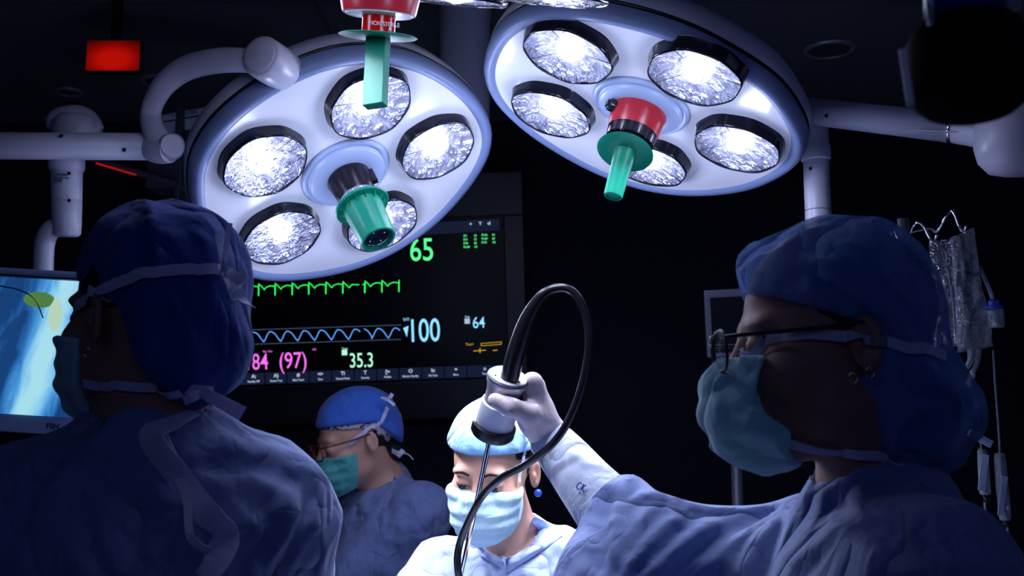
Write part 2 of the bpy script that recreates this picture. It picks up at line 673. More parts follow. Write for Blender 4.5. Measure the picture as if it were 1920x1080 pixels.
def relax(vf, it=2):
    V, Fc = vf
    V = V.copy()
    e = np.vstack([Fc[:, [0, 1]], Fc[:, [1, 2]], Fc[:, [2, 3]], Fc[:, [3, 0]]])
    for _ in range(it):
        acc = np.zeros_like(V); n = np.zeros(len(V))
        np.add.at(acc, e[:, 0], V[e[:, 1]]); np.add.at(acc, e[:, 1], V[e[:, 0]])
        np.add.at(n, e[:, 0], 1); np.add.at(n, e[:, 1], 1)
        V = 0.5 * V + 0.5 * acc / n[:, None]
    return V, Fc


def hit(fn, px, py, d0=0.4, d1=5.0):
    """where the view ray of a pixel meets an implicit surface (used to lay ties, folds and eyes on a body)"""
    d = d0
    for _ in range(160):
        p = P(px, py, d)
        s = fn(p[None])[0]
        if s < 0.0004: return p
        d += max(s * 0.7, 0.0005)
        if d > d1: return None
    return p


def grad(fn, p, e=0.002):
    p = np.asarray(p)
    q = np.array([p + e * v for v in np.eye(3)] + [p - e * v for v in np.eye(3)])
    d = fn(q)
    return norm(d[:3] - d[3:])


def push(fn, p, off):
    """move a point along the gradient until the distance is off"""
    p = np.array(p, float)
    for _ in range(12):
        p = p - (fn(p[None])[0] - off) * grad(fn, p)
    return p


def ribbon(pts, fn, width, off=0.003, n=6, thick=0.0012, surf=True, twist=None):
    """flat band along pts; lies on the implicit surface"""
    q = spline(pts, n)
    if surf: q = np.array([push(fn, x, off) for x in q])
    t = np.gradient(q, axis=0)
    v, f = [], []
    wd = np.full(len(q), width) if np.isscalar(width) else np.interp(np.linspace(0, 1, len(q)), np.linspace(0, 1, len(width)), width)
    for i in range(len(q)):
        nn = grad(fn, q[i])
        s = norm(np.cross(norm(t[i]), nn))
        for a, b in ((-0.5, -1), (0.5, -1), (0.5, 1), (-0.5, 1)):
            v.append(q[i] + s * wd[i] * a + nn * thick * b * 0.5)
    m = len(q)
    for i in range(m - 1):
        for j in range(4):
            k = (j + 1) % 4
            f.append((i * 4 + j, i * 4 + k, i * 4 + 4 + k, i * 4 + 4 + j))
    f += [(3, 2, 1, 0), (m * 4 - 4, m * 4 - 3, m * 4 - 2, m * 4 - 1)]
    return np.array(v), f


def band(pts, wdir, width, thick=0.001, n=6):
    """free hanging band: width direction given"""
    q = spline(pts, n)
    t = np.gradient(q, axis=0)
    m = len(q)
    wdir = np.asarray(wdir, float)
    wd = np.full(m, width) if np.isscalar(width) else np.interp(np.linspace(0, 1, m), np.linspace(0, 1, len(width)), width)
    v, f = [], []
    for i in range(m):
        W = wdir if wdir.ndim == 1 else np.array([np.interp(i / (m - 1), np.linspace(0, 1, len(wdir)), wdir[:, k]) for k in range(3)])
        s = norm(W - norm(t[i]) * (W @ norm(t[i])))
        nn = np.cross(s, norm(t[i]))
        for a, b in ((-0.5, -1), (0.5, -1), (0.5, 1), (-0.5, 1)):
            v.append(q[i] + s * wd[i] * a + nn * thick * b * 0.5)
    for i in range(m - 1):
        for j in range(4):
            k = (j + 1) % 4
            f.append((i * 4 + j, i * 4 + k, i * 4 + 4 + k, i * 4 + 4 + j))
    f += [(3, 2, 1, 0), (m * 4 - 4, m * 4 - 3, m * 4 - 2, m * 4 - 1)]
    return np.array(v), f


# ------------------------------------------------------------------ the room
def struct(name, vf, m):
    o = mk(name, vf, m, None, smooth=False)
    o['kind'] = 'structure'
    return o


WX, Y0, Y1, ZC = 2.8, -1.6, 4.35, 2.82
struct('floor', box((0, (Y0 + Y1) / 2, -0.05), (2 * WX, Y1 - Y0, 0.1)), M['floor'])
struct('ceiling', box((0, (Y0 + Y1) / 2, ZC + 0.05), (2 * WX, Y1 - Y0, 0.1)), M['ceiling'])
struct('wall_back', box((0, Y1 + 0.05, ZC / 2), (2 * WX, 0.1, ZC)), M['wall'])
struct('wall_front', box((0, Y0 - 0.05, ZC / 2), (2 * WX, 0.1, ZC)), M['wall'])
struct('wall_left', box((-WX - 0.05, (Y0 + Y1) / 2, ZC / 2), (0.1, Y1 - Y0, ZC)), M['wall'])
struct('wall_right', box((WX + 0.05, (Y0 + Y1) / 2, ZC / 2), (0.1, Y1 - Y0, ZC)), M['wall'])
k = 0
for vf in [box((x, (Y0 + Y1) / 2, ZC - 0.003), (0.012, Y1 - Y0 - 0.02, 0.006)) for x in (-1.8, -0.6, 0.6, 1.8)] + \
          [box((0, y, ZC - 0.0035), (2 * WX - 0.02, 0.012, 0.007)) for y in (1.9, 3.1)]:
    k += 1
    struct('trim_%d' % k, vf, M['seam'])


def on_ceiling(px, py, z=ZC):
    v = P(px, py, 1) - EYE
    return EYE + v * (z - EYE[2]) / v[2]


for (px, py, r, lab, dim) in ((1555, 92, 0.085, 'unlit recessed downlight with a steel trim ring in the ceiling right of the lamps', 1),
                              (303, 152, 0.075, 'unlit recessed downlight partly behind the curved lamp arm', 1),
                              (130, 171, 0.05, 'small dim round ceiling fitting above the left arm', 0.5)):
    c = on_ceiling(px, py)
    t = thing('recessed_downlight', c, lab, 'ceiling light', 'unlit downlights in the ceiling')
    mk('trim_ring', lathe(c, (0, 0, -1), [(r, 0.0), (r, 0.006), (r * 0.86, 0.010), (r * 0.82, 0.004), (r * 0.82, 0.0)], cap=False), M['metal'], t)
    mk('reflector', lathe(c + (0, 0, -0.001), (0, 0, -1), [(0.001, 0.0), (r * 0.5, 0.001), (r * 0.83, 0.004)], cap=False), M['darkmetal'], t)
c = P(212, 104, 3.2)  # red reflection imitated by an added glowing panel with soft falloff
t = thing('red_reflection_panel', c, 'added glowing red panel standing in for a red reflection at upper left', 'sign')
mk('panel_back', box(c + (0, 0.016, 0), (0.165, 0.026, 0.10)), M['black'], t, smooth=False, bevel=0.004)
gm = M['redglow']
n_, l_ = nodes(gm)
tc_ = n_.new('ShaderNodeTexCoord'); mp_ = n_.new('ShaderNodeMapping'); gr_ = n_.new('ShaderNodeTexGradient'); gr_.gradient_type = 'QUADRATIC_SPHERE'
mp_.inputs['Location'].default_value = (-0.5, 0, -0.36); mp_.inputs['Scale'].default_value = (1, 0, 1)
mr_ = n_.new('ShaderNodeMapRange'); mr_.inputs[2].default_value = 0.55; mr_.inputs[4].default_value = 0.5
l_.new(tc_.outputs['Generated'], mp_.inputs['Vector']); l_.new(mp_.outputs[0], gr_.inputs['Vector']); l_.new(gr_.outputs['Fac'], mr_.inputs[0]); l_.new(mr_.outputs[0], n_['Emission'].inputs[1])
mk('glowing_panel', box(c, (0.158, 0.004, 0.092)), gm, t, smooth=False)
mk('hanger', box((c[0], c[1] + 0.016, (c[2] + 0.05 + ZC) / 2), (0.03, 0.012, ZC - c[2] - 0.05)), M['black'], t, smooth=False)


# ------------------------------------------------------------------ surgical light heads
def lens_material(name):
    """glowing reflector behind crinkled clear film: bright core, silvery facets"""
    m = bpy.data.materials.new(name)
    m.use_nodes = True
    n, l = nodes(m)
    b = n['Principled BSDF']
    b.inputs['Base Color'].default_value = (0.34, 0.35, 0.5, 1)
    b.inputs['Metallic'].default_value = 0.85
    b.inputs['Roughness'].default_value = 0.16
    uv = n.new('ShaderNodeAttribute')
    uv.attribute_name = 'dish'                       # x,y = position in the dish (unit radius), z = angle
    sep = n.new('ShaderNodeSeparateXYZ')
    l.new(uv.outputs['Vector'], sep.inputs[0])
    ln = n.new('ShaderNodeVectorMath'); ln.operation = 'LENGTH'
    cmb = n.new('ShaderNodeCombineXYZ')
    l.new(sep.outputs[0], cmb.inputs[0]); l.new(sep.outputs[1], cmb.inputs[1])
    l.new(cmb.outputs[0], ln.inputs[0])
    ramp = n.new('ShaderNodeValToRGB')
    cr = ramp.color_ramp
    cr.elements[0].position = 0.0; cr.elements[0].color = (1, 1, 1, 1)
    cr.elements[1].position = 1.0; cr.elements[1].color = (0.03, 0.03, 0.03, 1)
    for pos, v in ((0.14, 0.9), (0.24, 0.34), (0.38, 0.15), (0.7, 0.07)):
        e = cr.elements.new(pos); e.color = (v, v, v, 1)
    l.new(ln.outputs['Value'], ramp.inputs[0])
    # folds of the film: radial streaks and random facets
    vo = n.new('ShaderNodeTexVoronoi'); vo.inputs['Scale'].default_value = 3.2; vo.feature = 'F1'
    ns = n.new('ShaderNodeTexNoise'); ns.inputs['Scale'].default_value = 2.2; ns.inputs['Distortion'].default_value = 2.6; ns.inputs['Detail'].default_value = 3.5
    l.new(cmb.outputs[0], vo.inputs['Vector']); l.new(cmb.outputs[0], ns.inputs['Vector'])
    wv = n.new('ShaderNodeMapRange')
    wv.inputs[1].default_value = 0.35; wv.inputs[2].default_value = 0.66; wv.inputs[3].default_value = 0.4; wv.inputs[4].default_value = 1.8
    l.new(ns.outputs['Fac'], wv.inputs[0])
    vc = n.new('ShaderNodeMapRange')
    vc.inputs[3].default_value = 0.75; vc.inputs[4].default_value = 1.35
    l.new(vo.outputs['Distance'], vc.inputs[0])
    mu = n.new('ShaderNodeMath'); mu.operation = 'MULTIPLY'
    l.new(wv.outputs[0], mu.inputs[0]); l.new(vc.outputs[0], mu.inputs[1])
    m2 = n.new('ShaderNodeMath'); m2.operation = 'MULTIPLY'
    l.new(mu.outputs[0], m2.inputs[0]); l.new(ramp.outputs[0], m2.inputs[1])
    m3 = n.new('ShaderNodeMath'); m3.operation = 'MULTIPLY'; m3.inputs[1].default_value = 4.6
    l.new(m2.outputs[0], m3.inputs[0])
    b.inputs['Emission Color'].default_value = (0.58, 0.62, 1.0, 1)
    l.new(m3.outputs[0], b.inputs['Emission Strength'])
    bp = n.new('ShaderNodeBump'); bp.inputs['Strength'].default_value = 0.7; bp.inputs['Distance'].default_value = 0.02
    l.new(ns.outputs['Fac'], bp.inputs['Height'])
    l.new(bp.outputs[0], b.inputs['Normal'])
    return m


M['dish'] = lens_material('lit_reflector')
M['bulb'] = glow('bulb_glow', (0.85, 0.88, 1.0), 22.0)
M['glassring'] = clear_plastic('bulb_glass', (0.9, 0.92, 1.0), 0.6, 0.05)


def lens_shape(a, r=0.0865):
    k = (np.abs(np.cos(a)) ** 2.5 + np.abs(np.sin(a)) ** 2.5) ** (-1 / 2.5)
    return r * (0.35 * k + 0.65) * (1 + 0.012 * np.cos(8 * a))


def lamp_head(c, Mx, outline, label, lit=True, seed=0, lens_ph=0.0, ring=0.2, thick=0.11, lensr=0.0865, lensrot=0.0):
    """Mx columns: x, y in the face, z = direction of light"""
    t = thing('surgical_light', c, label, 'surgical light', 'surgical light heads')
    Mx = np.asarray(Mx)
    out = spline(np.array([(r * math.cos(math.radians(a)), r * math.sin(math.radians(a))) for r, a in outline]), 6, closed=True)
    # soften
    for _ in range(6):
        out = 0.5 * out + 0.25 * (np.roll(out, 1, 0) + np.roll(out, -1, 0))
    n = len(out)
    cen = out.mean(0)

    def w3(xy, z):
        xy = np.atleast_2d(xy)
        return c + np.column_stack([xy, np.full(len(xy), z) if np.isscalar(z) else z]) @ Mx.T
    # face plate with five openings
    bm = bmesh.new()
    def loop(pts):
        vs_ = [bm.verts.new(p) for p in pts]
        for i in range(len(vs_)): bm.edges.new((vs_[i], vs_[(i + 1) % len(vs_)]))
    inn = cen + (out - cen) * 0.93
    loop(w3(inn, 0.0) - c)
    a = np.linspace(0, 2 * math.pi, 56, endpoint=False)
    lens_c = [np.array([ring * math.cos(math.radians(72 * k)), ring * math.sin(math.radians(72 * k))]) for k in range(5)]
    lens_xy = []
    for k in range(5):
        al = a + math.radians(72 * k)
        rr = lens_shape(a + lensrot, lensr)
        lens_xy.append((rr, al))
        loop(w3(np.column_stack([rr * np.cos(al), rr * np.sin(al)]) + lens_c[k], 0.0) - c)
    bmesh.ops.triangle_fill(bm, use_beauty=True, use_dissolve=False, edges=bm.edges[:], normal=Vector(Mx[:, 2]))
    me = bpy.data.meshes.new('face_plate')
    bm.to_mesh(me); bm.free()
    me.materials.append(M['panel'])
    fo = bpy.data.objects.new('face_plate', me); C.objects.link(fo); fo.parent = t
    s = fo.modifiers.new('solid', 'SOLIDIFY'); s.thickness = 0.003; s.offset = -1 if True else 1
    # rim
    prof = [(0.925, 0.0), (0.94, 0.004), (0.965, 0.006), (0.99, 0.003), (1.005, -0.006), (1.012, -0.018), (1.008, -0.026)]
    def sweep(prof, cap=False):
        v = np.vstack([w3(cen + (out - cen) * s_, z) for s_, z in prof])
        f = [(i * n + j, i * n + (j + 1) % n, (i + 1) * n + (j + 1) % n, (i + 1) * n + j) for i in range(len(prof) - 1) for j in range(n)]
        if cap: f.append(tuple(range((len(prof) - 1) * n, len(prof) * n)))
        return v, f
    mk('rim', sweep(prof), M['rim'], t)
    mk('groove', sweep([(1.008, -0.026), (0.995, -0.027), (0.995, -0.033), (1.01, -0.034)]), M['black'], t)
    mk('housing', sweep([(1.01, -0.034), (1.014, -0.045), (1.0, -0.065), (0.95, -0.085), (0.85, -0.1), (0.6, -thick), (0.3, -thick - 0.008), (0.02, -thick - 0.01)], True), M['shell'], t)
    for k in range(5):
        rr, al = lens_xy[k]
        def ringv(s_, z, sh=(0, 0)):
            return w3(np.column_stack([s_ * rr * np.cos(al), s_ * rr * np.sin(al)]) + lens_c[k] + np.array(sh), z)
        m_ = len(a)
        ring_f = lambda q: [(i * m_ + j, i * m_ + (j + 1) % m_, (i + 1) * m_ + (j + 1) % m_, (i + 1) * m_ + j) for i in range(q - 1) for j in range(m_)]
        v = np.vstack([ringv(1.02, -0.001), ringv(0.995, 0.004), ringv(0.965, 0.020), ringv(0.945, 0.025), ringv(0.925, 0.023)])
        mk('lens_surround', (v, ring_f(5)), M['blackgloss'], t)
        # crinkled dish
        rs = np.random.RandomState(seed * 10 + k)
        rings = np.linspace(0.0, 0.93, 22)
        rows, uvs = [], []
        for s_ in rings:
            zz = 0.021 - 0.024 * (1 - (s_ / 0.93) ** 2)
            q = np.column_stack([s_ * rr * np.cos(al), s_ * rr * np.sin(al)])
            nz = noise3(np.column_stack([q * 40, np.full(m_, k * 3.0)]), 1.3, seed * 7 + k) * 0.0022 * min(1, s_ * 3)
            rows.append(w3(q + lens_c[k], zz + nz))
            uvs.append(np.column_stack([s_ * np.cos(al + 0.3 * k) * 1.0 + 0, s_ * np.sin(al + 0.3 * k), np.full(m_, 0.0)]))
        d = mk('reflector', (np.vstack(rows), ring_f(22)), M['dish'] if lit else M['metal'], t)
        at = d.data.attributes.new('dish', 'FLOAT_VECTOR', 'POINT')
        at.data.foreach_set('vector', np.vstack(uvs).ravel())
        lc = w3(lens_c[k], 0.010)[0]
        if lit:
            bo = mk('bulb', ball(lc, 0.012, 16, (1, 1, 1.5), Mx), M['bulb'], d)
        mk('bulb_glass', lathe(lc - Mx[:, 2] * 0.012, Mx[:, 2], [(0.034, 0), (0.032, 0.012), (0.026, 0.020), (0.012, 0.025)], cap=False), M['glassring'], d)
        for q in range(3):
            an = math.radians(rs.uniform(0, 60) + 120 * q)
            p0 = w3(lens_c[k] + 0.03 * np.array([math.cos(an), math.sin(an)]), 0.012)[0]
            p1 = w3(lens_c[k] + 0.082 * np.array([math.cos(an), math.sin(an)]), 0.023)[0]
            mk('spoke', tube([p0, p1], 0.0008, 6), M['darkmetal'], d)
        # clear film over the opening
        if lit:
            fs = np.linspace(0.02, 0.935, 9)
            fv = []
            for s_ in fs:
                q = np.column_stack([s_ * rr * np.cos(al), s_ * rr * np.sin(al)])
                fv.append(w3(q + lens_c[k], 0.0255 + 0.002 * noise3(np.column_stack([q * 60, np.full(m_, k + 9.0)]), 1.0, seed + 50 + k)))
            mk('lens_film', (np.vstack(fv), ring_f(9)), M['foil2'], t)
    # hub
    mk('hub', lathe(c, Mx[:, 2], [(0.098, 0.0), (0.094, 0.006), (0.086, 0.008), (0.084, 0.004), (0.082, 0.012), (0.078, 0.016), (0.045, 0.018)], cap=True), M['hub'], t)
    return t, w3, lens_c


M['foil2'] = clear_plastic('lamp_film', (0.97, 0.98, 1.0), 0.10, 0.0)

cam3 = np.column_stack([RGT, UPV, FWD])


def lamp_frame(cc, w_):
    """pose in camera frame given as rotation vector columns"""
    return EYE + cam3 @ np.asarray(cc), cam3 @ np.asarray(w_)


def orth(z, x):
    z = norm(z); x = norm(np.asarray(x) - z * (np.asarray(x) @ z))
    return np.column_stack([x, np.cross(z, x), z])


LC, LM = lamp_frame((-0.3475, 0.2414, 2.2294), orth((0.42380, -0.76134, -0.49067), (0.31925, 0.63252, -0.70569)))
RC, RM = lamp_frame((0.24926, 0.35157, 2.05636), orth((-0.31461, -0.89738, -0.30941), (-0.70793, 0.43896, -0.5533)))
OL = [(.312, 1.4), (.304, 17.9), (.301, 36.7), (.313, 55.2), (.336, 73.1), (.346, 87.7), (.342, 104.8), (.347, 126.4), (.352, 146.9), (.351, 164.7), (.348, -178), (.351, -162.7),
      (.349, -148.5), (.332, -131.6), (.320, -110.7), (.323, -87.2), (.329, -73.6), (.328, -58.6), (.322, -40.9), (.321, -25.3), (.319, -12.4)]
OR = [(.326, -48.4), (.311, -26.5), (.306, -9.2), (.298, 5.1), (.284, 21.5), (.267, 40.9), (.262, 61.8), (.268, 85.8), (.285, 102.3), (.303, 122.2), (.318, 135.8), (.327, 150.0),
      (.331, 167.6), (.341, -176.1), (.357, -155.9), (.365, -138.1), (.355, -119.5), (.342, -97.9), (.339, -80.9), (.338, -65.6)]

FIELD = np.array([0.0, 1.78, 1.22])
lampL, wL, cL = lamp_head(LC, LM, OL, 'lit surgical light head with a green capped camera handle, left of centre', seed=1)
lampR, wR, cR = lamp_head(RC, RM, OR, 'lit surgical light head with a red hub and slim green handle, at the right', seed=4)
# third head, only its rim and handle reach into the picture
TN = norm(camvec(-0.09, -0.985, 0.185))
DN = norm(camvec(-0.06, -0.985, 0.11))
TM = orth(TN, RGT)
TC = P(755, -60, 1.45)
lamp3, w3_, c3_ = lamp_head(TC, TM, [(0.31, q) for q in range(0, 360, 20)], 'surgical light head seen edge-on at the top, holding the red cup and green blade handle', lit=True, seed=8)

for (cc_, Mx_, lcs, aim) in ((LC, LM, cL, FIELD), (RC, RM, cR, FIELD), (TC, TM, c3_, FIELD + (0, -0.1, 0))):
    for q in lcs:
        p0 = cc_ + Mx_ @ np.array([q[0], q[1], 0.036])
        light('surgical_lamp_beam', 'SPOT', p0, SPOT_W * (0.3 if cc_ is TC else 1), LAMP_COL, aim=aim + (p0 - cc_) * 0.25, spot_size=math.radians(78), spot_blend=0.9, shadow_soft_size=0.05)
        light('lamp_face_fill', 'POINT', cc_ + Mx_ @ np.array([q[0] * 1.05, q[1] * 1.05, 0.05 if cc_ is TC else 0.085]), FACE_FILL_W * (0.5 if cc_ is TC else 1), (0.64, 0.70, 1.0), shadow_soft_size=0.03)  # added point lights floating before the lenses, brightening face plates and hubs

# left handle: camera module with green sterile cover
z = LM[:, 2]
mk('camera_module', lathe(LC + z * 0.016, z, [(0.046, 0), (0.047, 0.004), (0.0455, 0.008), (0.041, 0.045), (0.036, 0.068), (0.034, 0.07)]), M['camblack'], lampL)
mk('clear_collar', lathe(LC + z * 0.070, z, [(0.036, 0), (0.042, 0.008), (0.040, 0.016), (0.046, 0.022)], cap=False), M['foil'], lampL)
gs = LC + z * 0.098
hL = mk('green_flange', lathe(gs, z, [(0.036, -0.002), (0.056, -0.004), (0.058, -0.001), (0.056, 0.002), (0.038, 0.003)]), M['green'], lampL, autosmooth=40)
rp = []
for q in range(28):
    rp.append(0)
def fluted(c0, ax, r0, r1, h, flutes=12, depth=0.0004):
    B = basis(ax)
    a_ = np.linspace(0, 2 * math.pi, 112, endpoint=False)
    prof_ = [(r0 * 1.03, 0), (r0, 0.004), ((r0 + r1) / 2, h * 0.5), (r1, h - 0.003), (r1 * 0.97, h), (r1 * 0.86, h), (r1 * 0.84, h - 0.004), (r1 * 0.84, h - 0.010)]
    v_ = []
    for i_, (r_, z_) in enumerate(prof_):
        rr_ = r_ + (depth * np.cos(flutes * a_) if i_ in (1, 2, 3) else 0)
        v_.append(np.column_stack([rr_ * np.cos(a_), rr_ * np.sin(a_), np.full(112, z_)]) @ B.T + c0)
    f_ = [(i_ * 112 + j_, i_ * 112 + (j_ + 1) % 112, (i_ + 1) * 112 + (j_ + 1) % 112, (i_ + 1) * 112 + j_) for i_ in range(len(prof_) - 1) for j_ in range(112)]
    return np.vstack(v_), f_
mk('green_cover', fluted(gs, z, 0.0415, 0.0365, 0.092), M['green'], lampL, autosmooth=50)
ce = gs + z * 0.080
lens_end = mk('camera_window', lathe(ce, z, [(0.0305, 0), (0.0305, 0.003), (0.028, 0.0035), (0.010, 0.0045), (0.009, 0.002), (0.001, 0.002)]), M['greendark'], lampL, autosmooth=30)
B_ = basis(z)
for q in range(4):
    an = math.radians(20 + 90 * q)
    mk('led', ball(ce + B_ @ np.array([0.017 * math.cos(an), 0.017 * math.sin(an), 0.0045]), 0.0012, 8), M['swhite'], lens_end)
mk('window_ring', lathe(ce, z, [(0.0265, 0.0036), (0.0268, 0.0042), (0.0275, 0.0042), (0.0278, 0.0036)], cap=False), M['chrome'], lens_end)
# ribs between cover and flange
vfs = []
for q in range(14):
    an = 2 * math.pi * q / 14
    e1 = B_ @ np.array([math.cos(an), math.sin(an), 0]); e2 = np.cross(z, e1)
    p0 = gs + e1 * 0.040; 
    vv = np.array([p0 + z * 0.002, p0 + e1 * 0.012 + z * 0.002, p0 + z * 0.014])
    vfs.append((np.vstack([vv - e2 * 0.0006, vv + e2 * 0.0006]), [(0, 1, 2), (5, 4, 3), (0, 3, 4, 1), (1, 4, 5, 2), (2, 5, 3, 0)]))
mk('flange_ribs', join(*vfs), M['green'], hL, smooth=False)
dv = norm((wL([1.0, 0], 0)[0] - LC))
side = norm(camvec(1, 0.1, 0) - z * (camvec(1, 0.1, 0) @ z))
mk('release_clip', box(LC + z * 0.036 + side * 0.047, (0.012, 0.016, 0.034), basis(z, side)), M['blackgloss'], lampL, smooth=False, bevel=0.003)

# right handle: red cup, black collar, green disc and rod
z = RM[:, 2]
mk('red_hub_cup', lathe(RC + z * 0.016, z, [(0.054, 0), (0.055, 0.003), (0.053, 0.01), (0.049, 0.045), (0.047, 0.048), (0.043, 0.048)]), M['red'], lampR, autosmooth=40)
mk('black_collar', lathe(RC + z * 0.052, z, [(0.0485, 0), (0.049, 0.006), (0.047, 0.030), (0.036, 0.026), (0.024, 0.027), (0.022, 0.036)]), M['blackgloss'], lampR, autosmooth=40)
side = norm(camvec(-1, 0.35, -0.3) - z * (camvec(-1, 0.35, -0.3) @ z))
mk('lock_knob', join(lathe(RC + z * 0.028 + side * 0.048, side, [(0.012, 0), (0.013, 0.004), (0.013, 0.014), (0.009, 0.016)]),
                     box(RC + z * 0.028 + side * 0.058, (0.02, 0.012, 0.012), basis(z, side))), M['blackgloss'], lampR, autosmooth=40)
gd = P(1172, 285, 1.965)
zr = norm(P(1147, 377, 1.93) - gd)
mk('green_disc', lathe(gd, norm(camvec(-0.30, -0.80, -0.52)), [(0.02, -0.001), (0.052, -0.0015), (0.0535, 0.0), (0.052, 0.0015), (0.02, 0.003)]), M['green'], lampR, autosmooth=50)
mk('green_handle', lathe(gd, zr, [(0.022, 0.0), (0.020, 0.008), (0.0175, 0.09), (0.0165, 0.094), (0.013, 0.095), (0.012, 0.091)], sx=1.0), M['green'], lampR, autosmooth=40)

# third handle
z = DN
hc = P(712, 0, 1.43)
mk('red_cup', lathe(hc - z * 0.035, z, [(0.058, 0), (0.056, 0.02), (0.050, 0.050), (0.049, 0.0535), (0.046, 0.054)]), M['red'], lamp3, autosmooth=40)
mk('white_base', lathe(hc + z * 0.0155, z, [(0.046, 0), (0.045, 0.005), (0.024, 0.006)]), M['panel'], lamp3, autosmooth=40)
rc = hc + z * 0.022
mk('red_cylinder', lathe(rc, z, [(0.0225, 0), (0.0225, 0.024)]), M['redglass'], lamp3, autosmooth=40)
dc_ = P(709, 68, 1.43)
mk('green_disc', lathe(dc_, DN, [(0.02, -0.001), (0.050, -0.0015), (0.053, 0.0), (0.050, 0.0015), (0.02, 0.002)]), M['green'], lamp3, autosmooth=50)
bx = orth(norm(P(703, 200, 1.40) - dc_), norm(camvec(1, 0.05, -0.35)))
L_ = np.linalg.norm(P(703, 200, 1.40) - dc_)
mk('green_blade', box(dc_ + bx[:, 2] * L_ / 2, (0.030, 0.016, L_), bx), M['green'], lamp3, smooth=False, bevel=0.0015)
tb = np.column_stack([norm(camvec(1, -0.1, 0)), norm(camvec(-.1, 1, 0)), norm(camvec(0, 0, -1))])
text_obj('printed_words', 'NON-STERILE', M['whiteink'], P(693, 46, 1.406), tb, 0.0082, lamp3, sx=0.8)
mk('printed_drop', join(ball(P(731, 57, 1.409), 0.0024, 10, (1, 1, 0.3)), tube([P(731, 56, 1.409), P(731, 50, 1.409)], [0.002, 0.0003], 8)), M['whiteink'], lamp3)


# ------------------------------------------------------------------ arms and columns of the lamps
def scr(c, n_, r=0.004, name='screw', parent=None):
    mk(name, lathe(c, n_, [(r, 0), (r, 0.0015), (r * 0.6, 0.002)], 16), M['screw'], parent)


# curved yoke and pivot belong to the left head
kc = P(505, 113, 2.17)
kax = norm(camvec(0.42, -0.30, 0.6) - 0 * FWD)
mk('pivot_knob', lathe(P(487, 104, 1.90), norm(P(524, 128, 1.96) - P(487, 104, 1.90)), [(0.034, 0), (0.038, 0.004), (0.039, 0.03), (0.039, 0.075), (0.035, 0.08)]), M['white'], lampL, autosmooth=50)
mk('pivot_cap', lathe(P(487, 104, 1.90), -norm(P(524, 128, 1.96) - P(487, 104, 1.90)), [(0.032, -0.002), (0.031, 0.002), (0.029, 0.003)]), M['shell'], lampL, autosmooth=50)
mk('housing_bracket', tube([P(510, 122, 1.95), P(520, 135, 1.99), P(528, 145, 2.05)], [0.034, 0.034, 0.03], 20), M['white'], lampL)
yp = [(500, 118, 1.95), (450, 113, 1.95), (400, 115, 1.97), (345, 130, 2.00), (303, 165, 2.02), (283, 210, 2.04), (290, 250, 2.03), (316, 284, 2.03)]
mk('curved_yoke', tube([P(*q) for q in yp], [0.021, 0.023, 0.024, 0.024, 0.022, 0.020, 0.022, 0.027], 24, 8, flat=0.62, flatdir=FWD), M['white'], lampL)

arm = thing('lamp_arm', P(0, 274, 2.05), 'white horizontal tube arm reaching in from the left edge to the curved lamp yoke', 'lamp arm', 'arms carrying the surgical lights')
mk('tube', tube([P(-260, 272, 2.05), P(285, 275, 2.05)], 0.0262, 32), M['white'], arm)
mk('elbow', tube([P(280, 275, 2.05), P(300, 280, 2.04), P(318, 280, 2.03)], [0.026, 0.028, 0.026], 24), M['white'], arm)
mk('joint', lathe(P(321, 278, 2.06), norm(camvec(0.35, 0, -1)), [(0.022, 0), (0.024, 0.004), (0.024, 0.045), (0.02, 0.05)]), M['white'], arm, autosmooth=50)
scr(P(115, 255, 2.026), norm(camvec(0, .5, -1)), parent=arm); scr(P(233, 281, 2.023), -FWD, 0.004, parent=arm)

drop = thing('monitor_drop_pole', P(125, 300, 2.08), 'white vertical drop pole with printed label hanging beside the left arm', 'support pole', 'ceiling hung poles')
mk('shoulder', tube([P(100, 246, 2.13), P(108, 226, 2.13), P(140, 221, 2.13), P(165, 226, 2.13), P(184, 246, 2.13)], [0.012, 0.022, 0.026, 0.022, 0.014], 24), M['white'], drop)
mk('shoulder_cap', lathe(P(144, 262, 2.13), UPV, [(0.047, -0.02), (0.048, 0.02), (0.045, 0.038), (0.034, 0.05), (0.01, 0.054)]), M['white'], drop, autosmooth=50)
mk('upper_sleeve', lathe(P(125, 295, 2.08), -UPV, [(0.034, 0), (0.034, 0.020), (0.031, 0.028), (0.030, 0.028)]), M['white'], drop, autosmooth=50)
mk('lower_sleeve', lathe(P(125, 318, 2.08), -UPV, [(0.0295, 0), (0.0285, 0.058), (0.0275, 0.059), (0.0285, 0.060), (0.0275, 0.108), (0.026, 0.126), (0.021, 0.131)]), M['white'], drop, autosmooth=50)
mk('curved_tube', tube([P(112, 425, 2.08), P(95, 432, 2.08), P(84, 455, 2.08), P(81, 500, 2.08), P(80, 560, 2.08)], 0.019, 20), M['shell'], drop)
tb0 = np.column_stack([RGT, UPV, -FWD])
mk('printed_label', join(*[text_obj('x', s_, None, P(100, y_, 2.048), tb0, 0.006, None, sx=0.8) for s_, y_ in (('ID 4K Monitor', 329), ('Max Load 18kg', 335), ('SN 4820', 341))]), M['ink'], drop, smooth=False)
for q in (325, 376): scr(P(130, q, 2.051), -FWD, 0.0035, parent=drop)

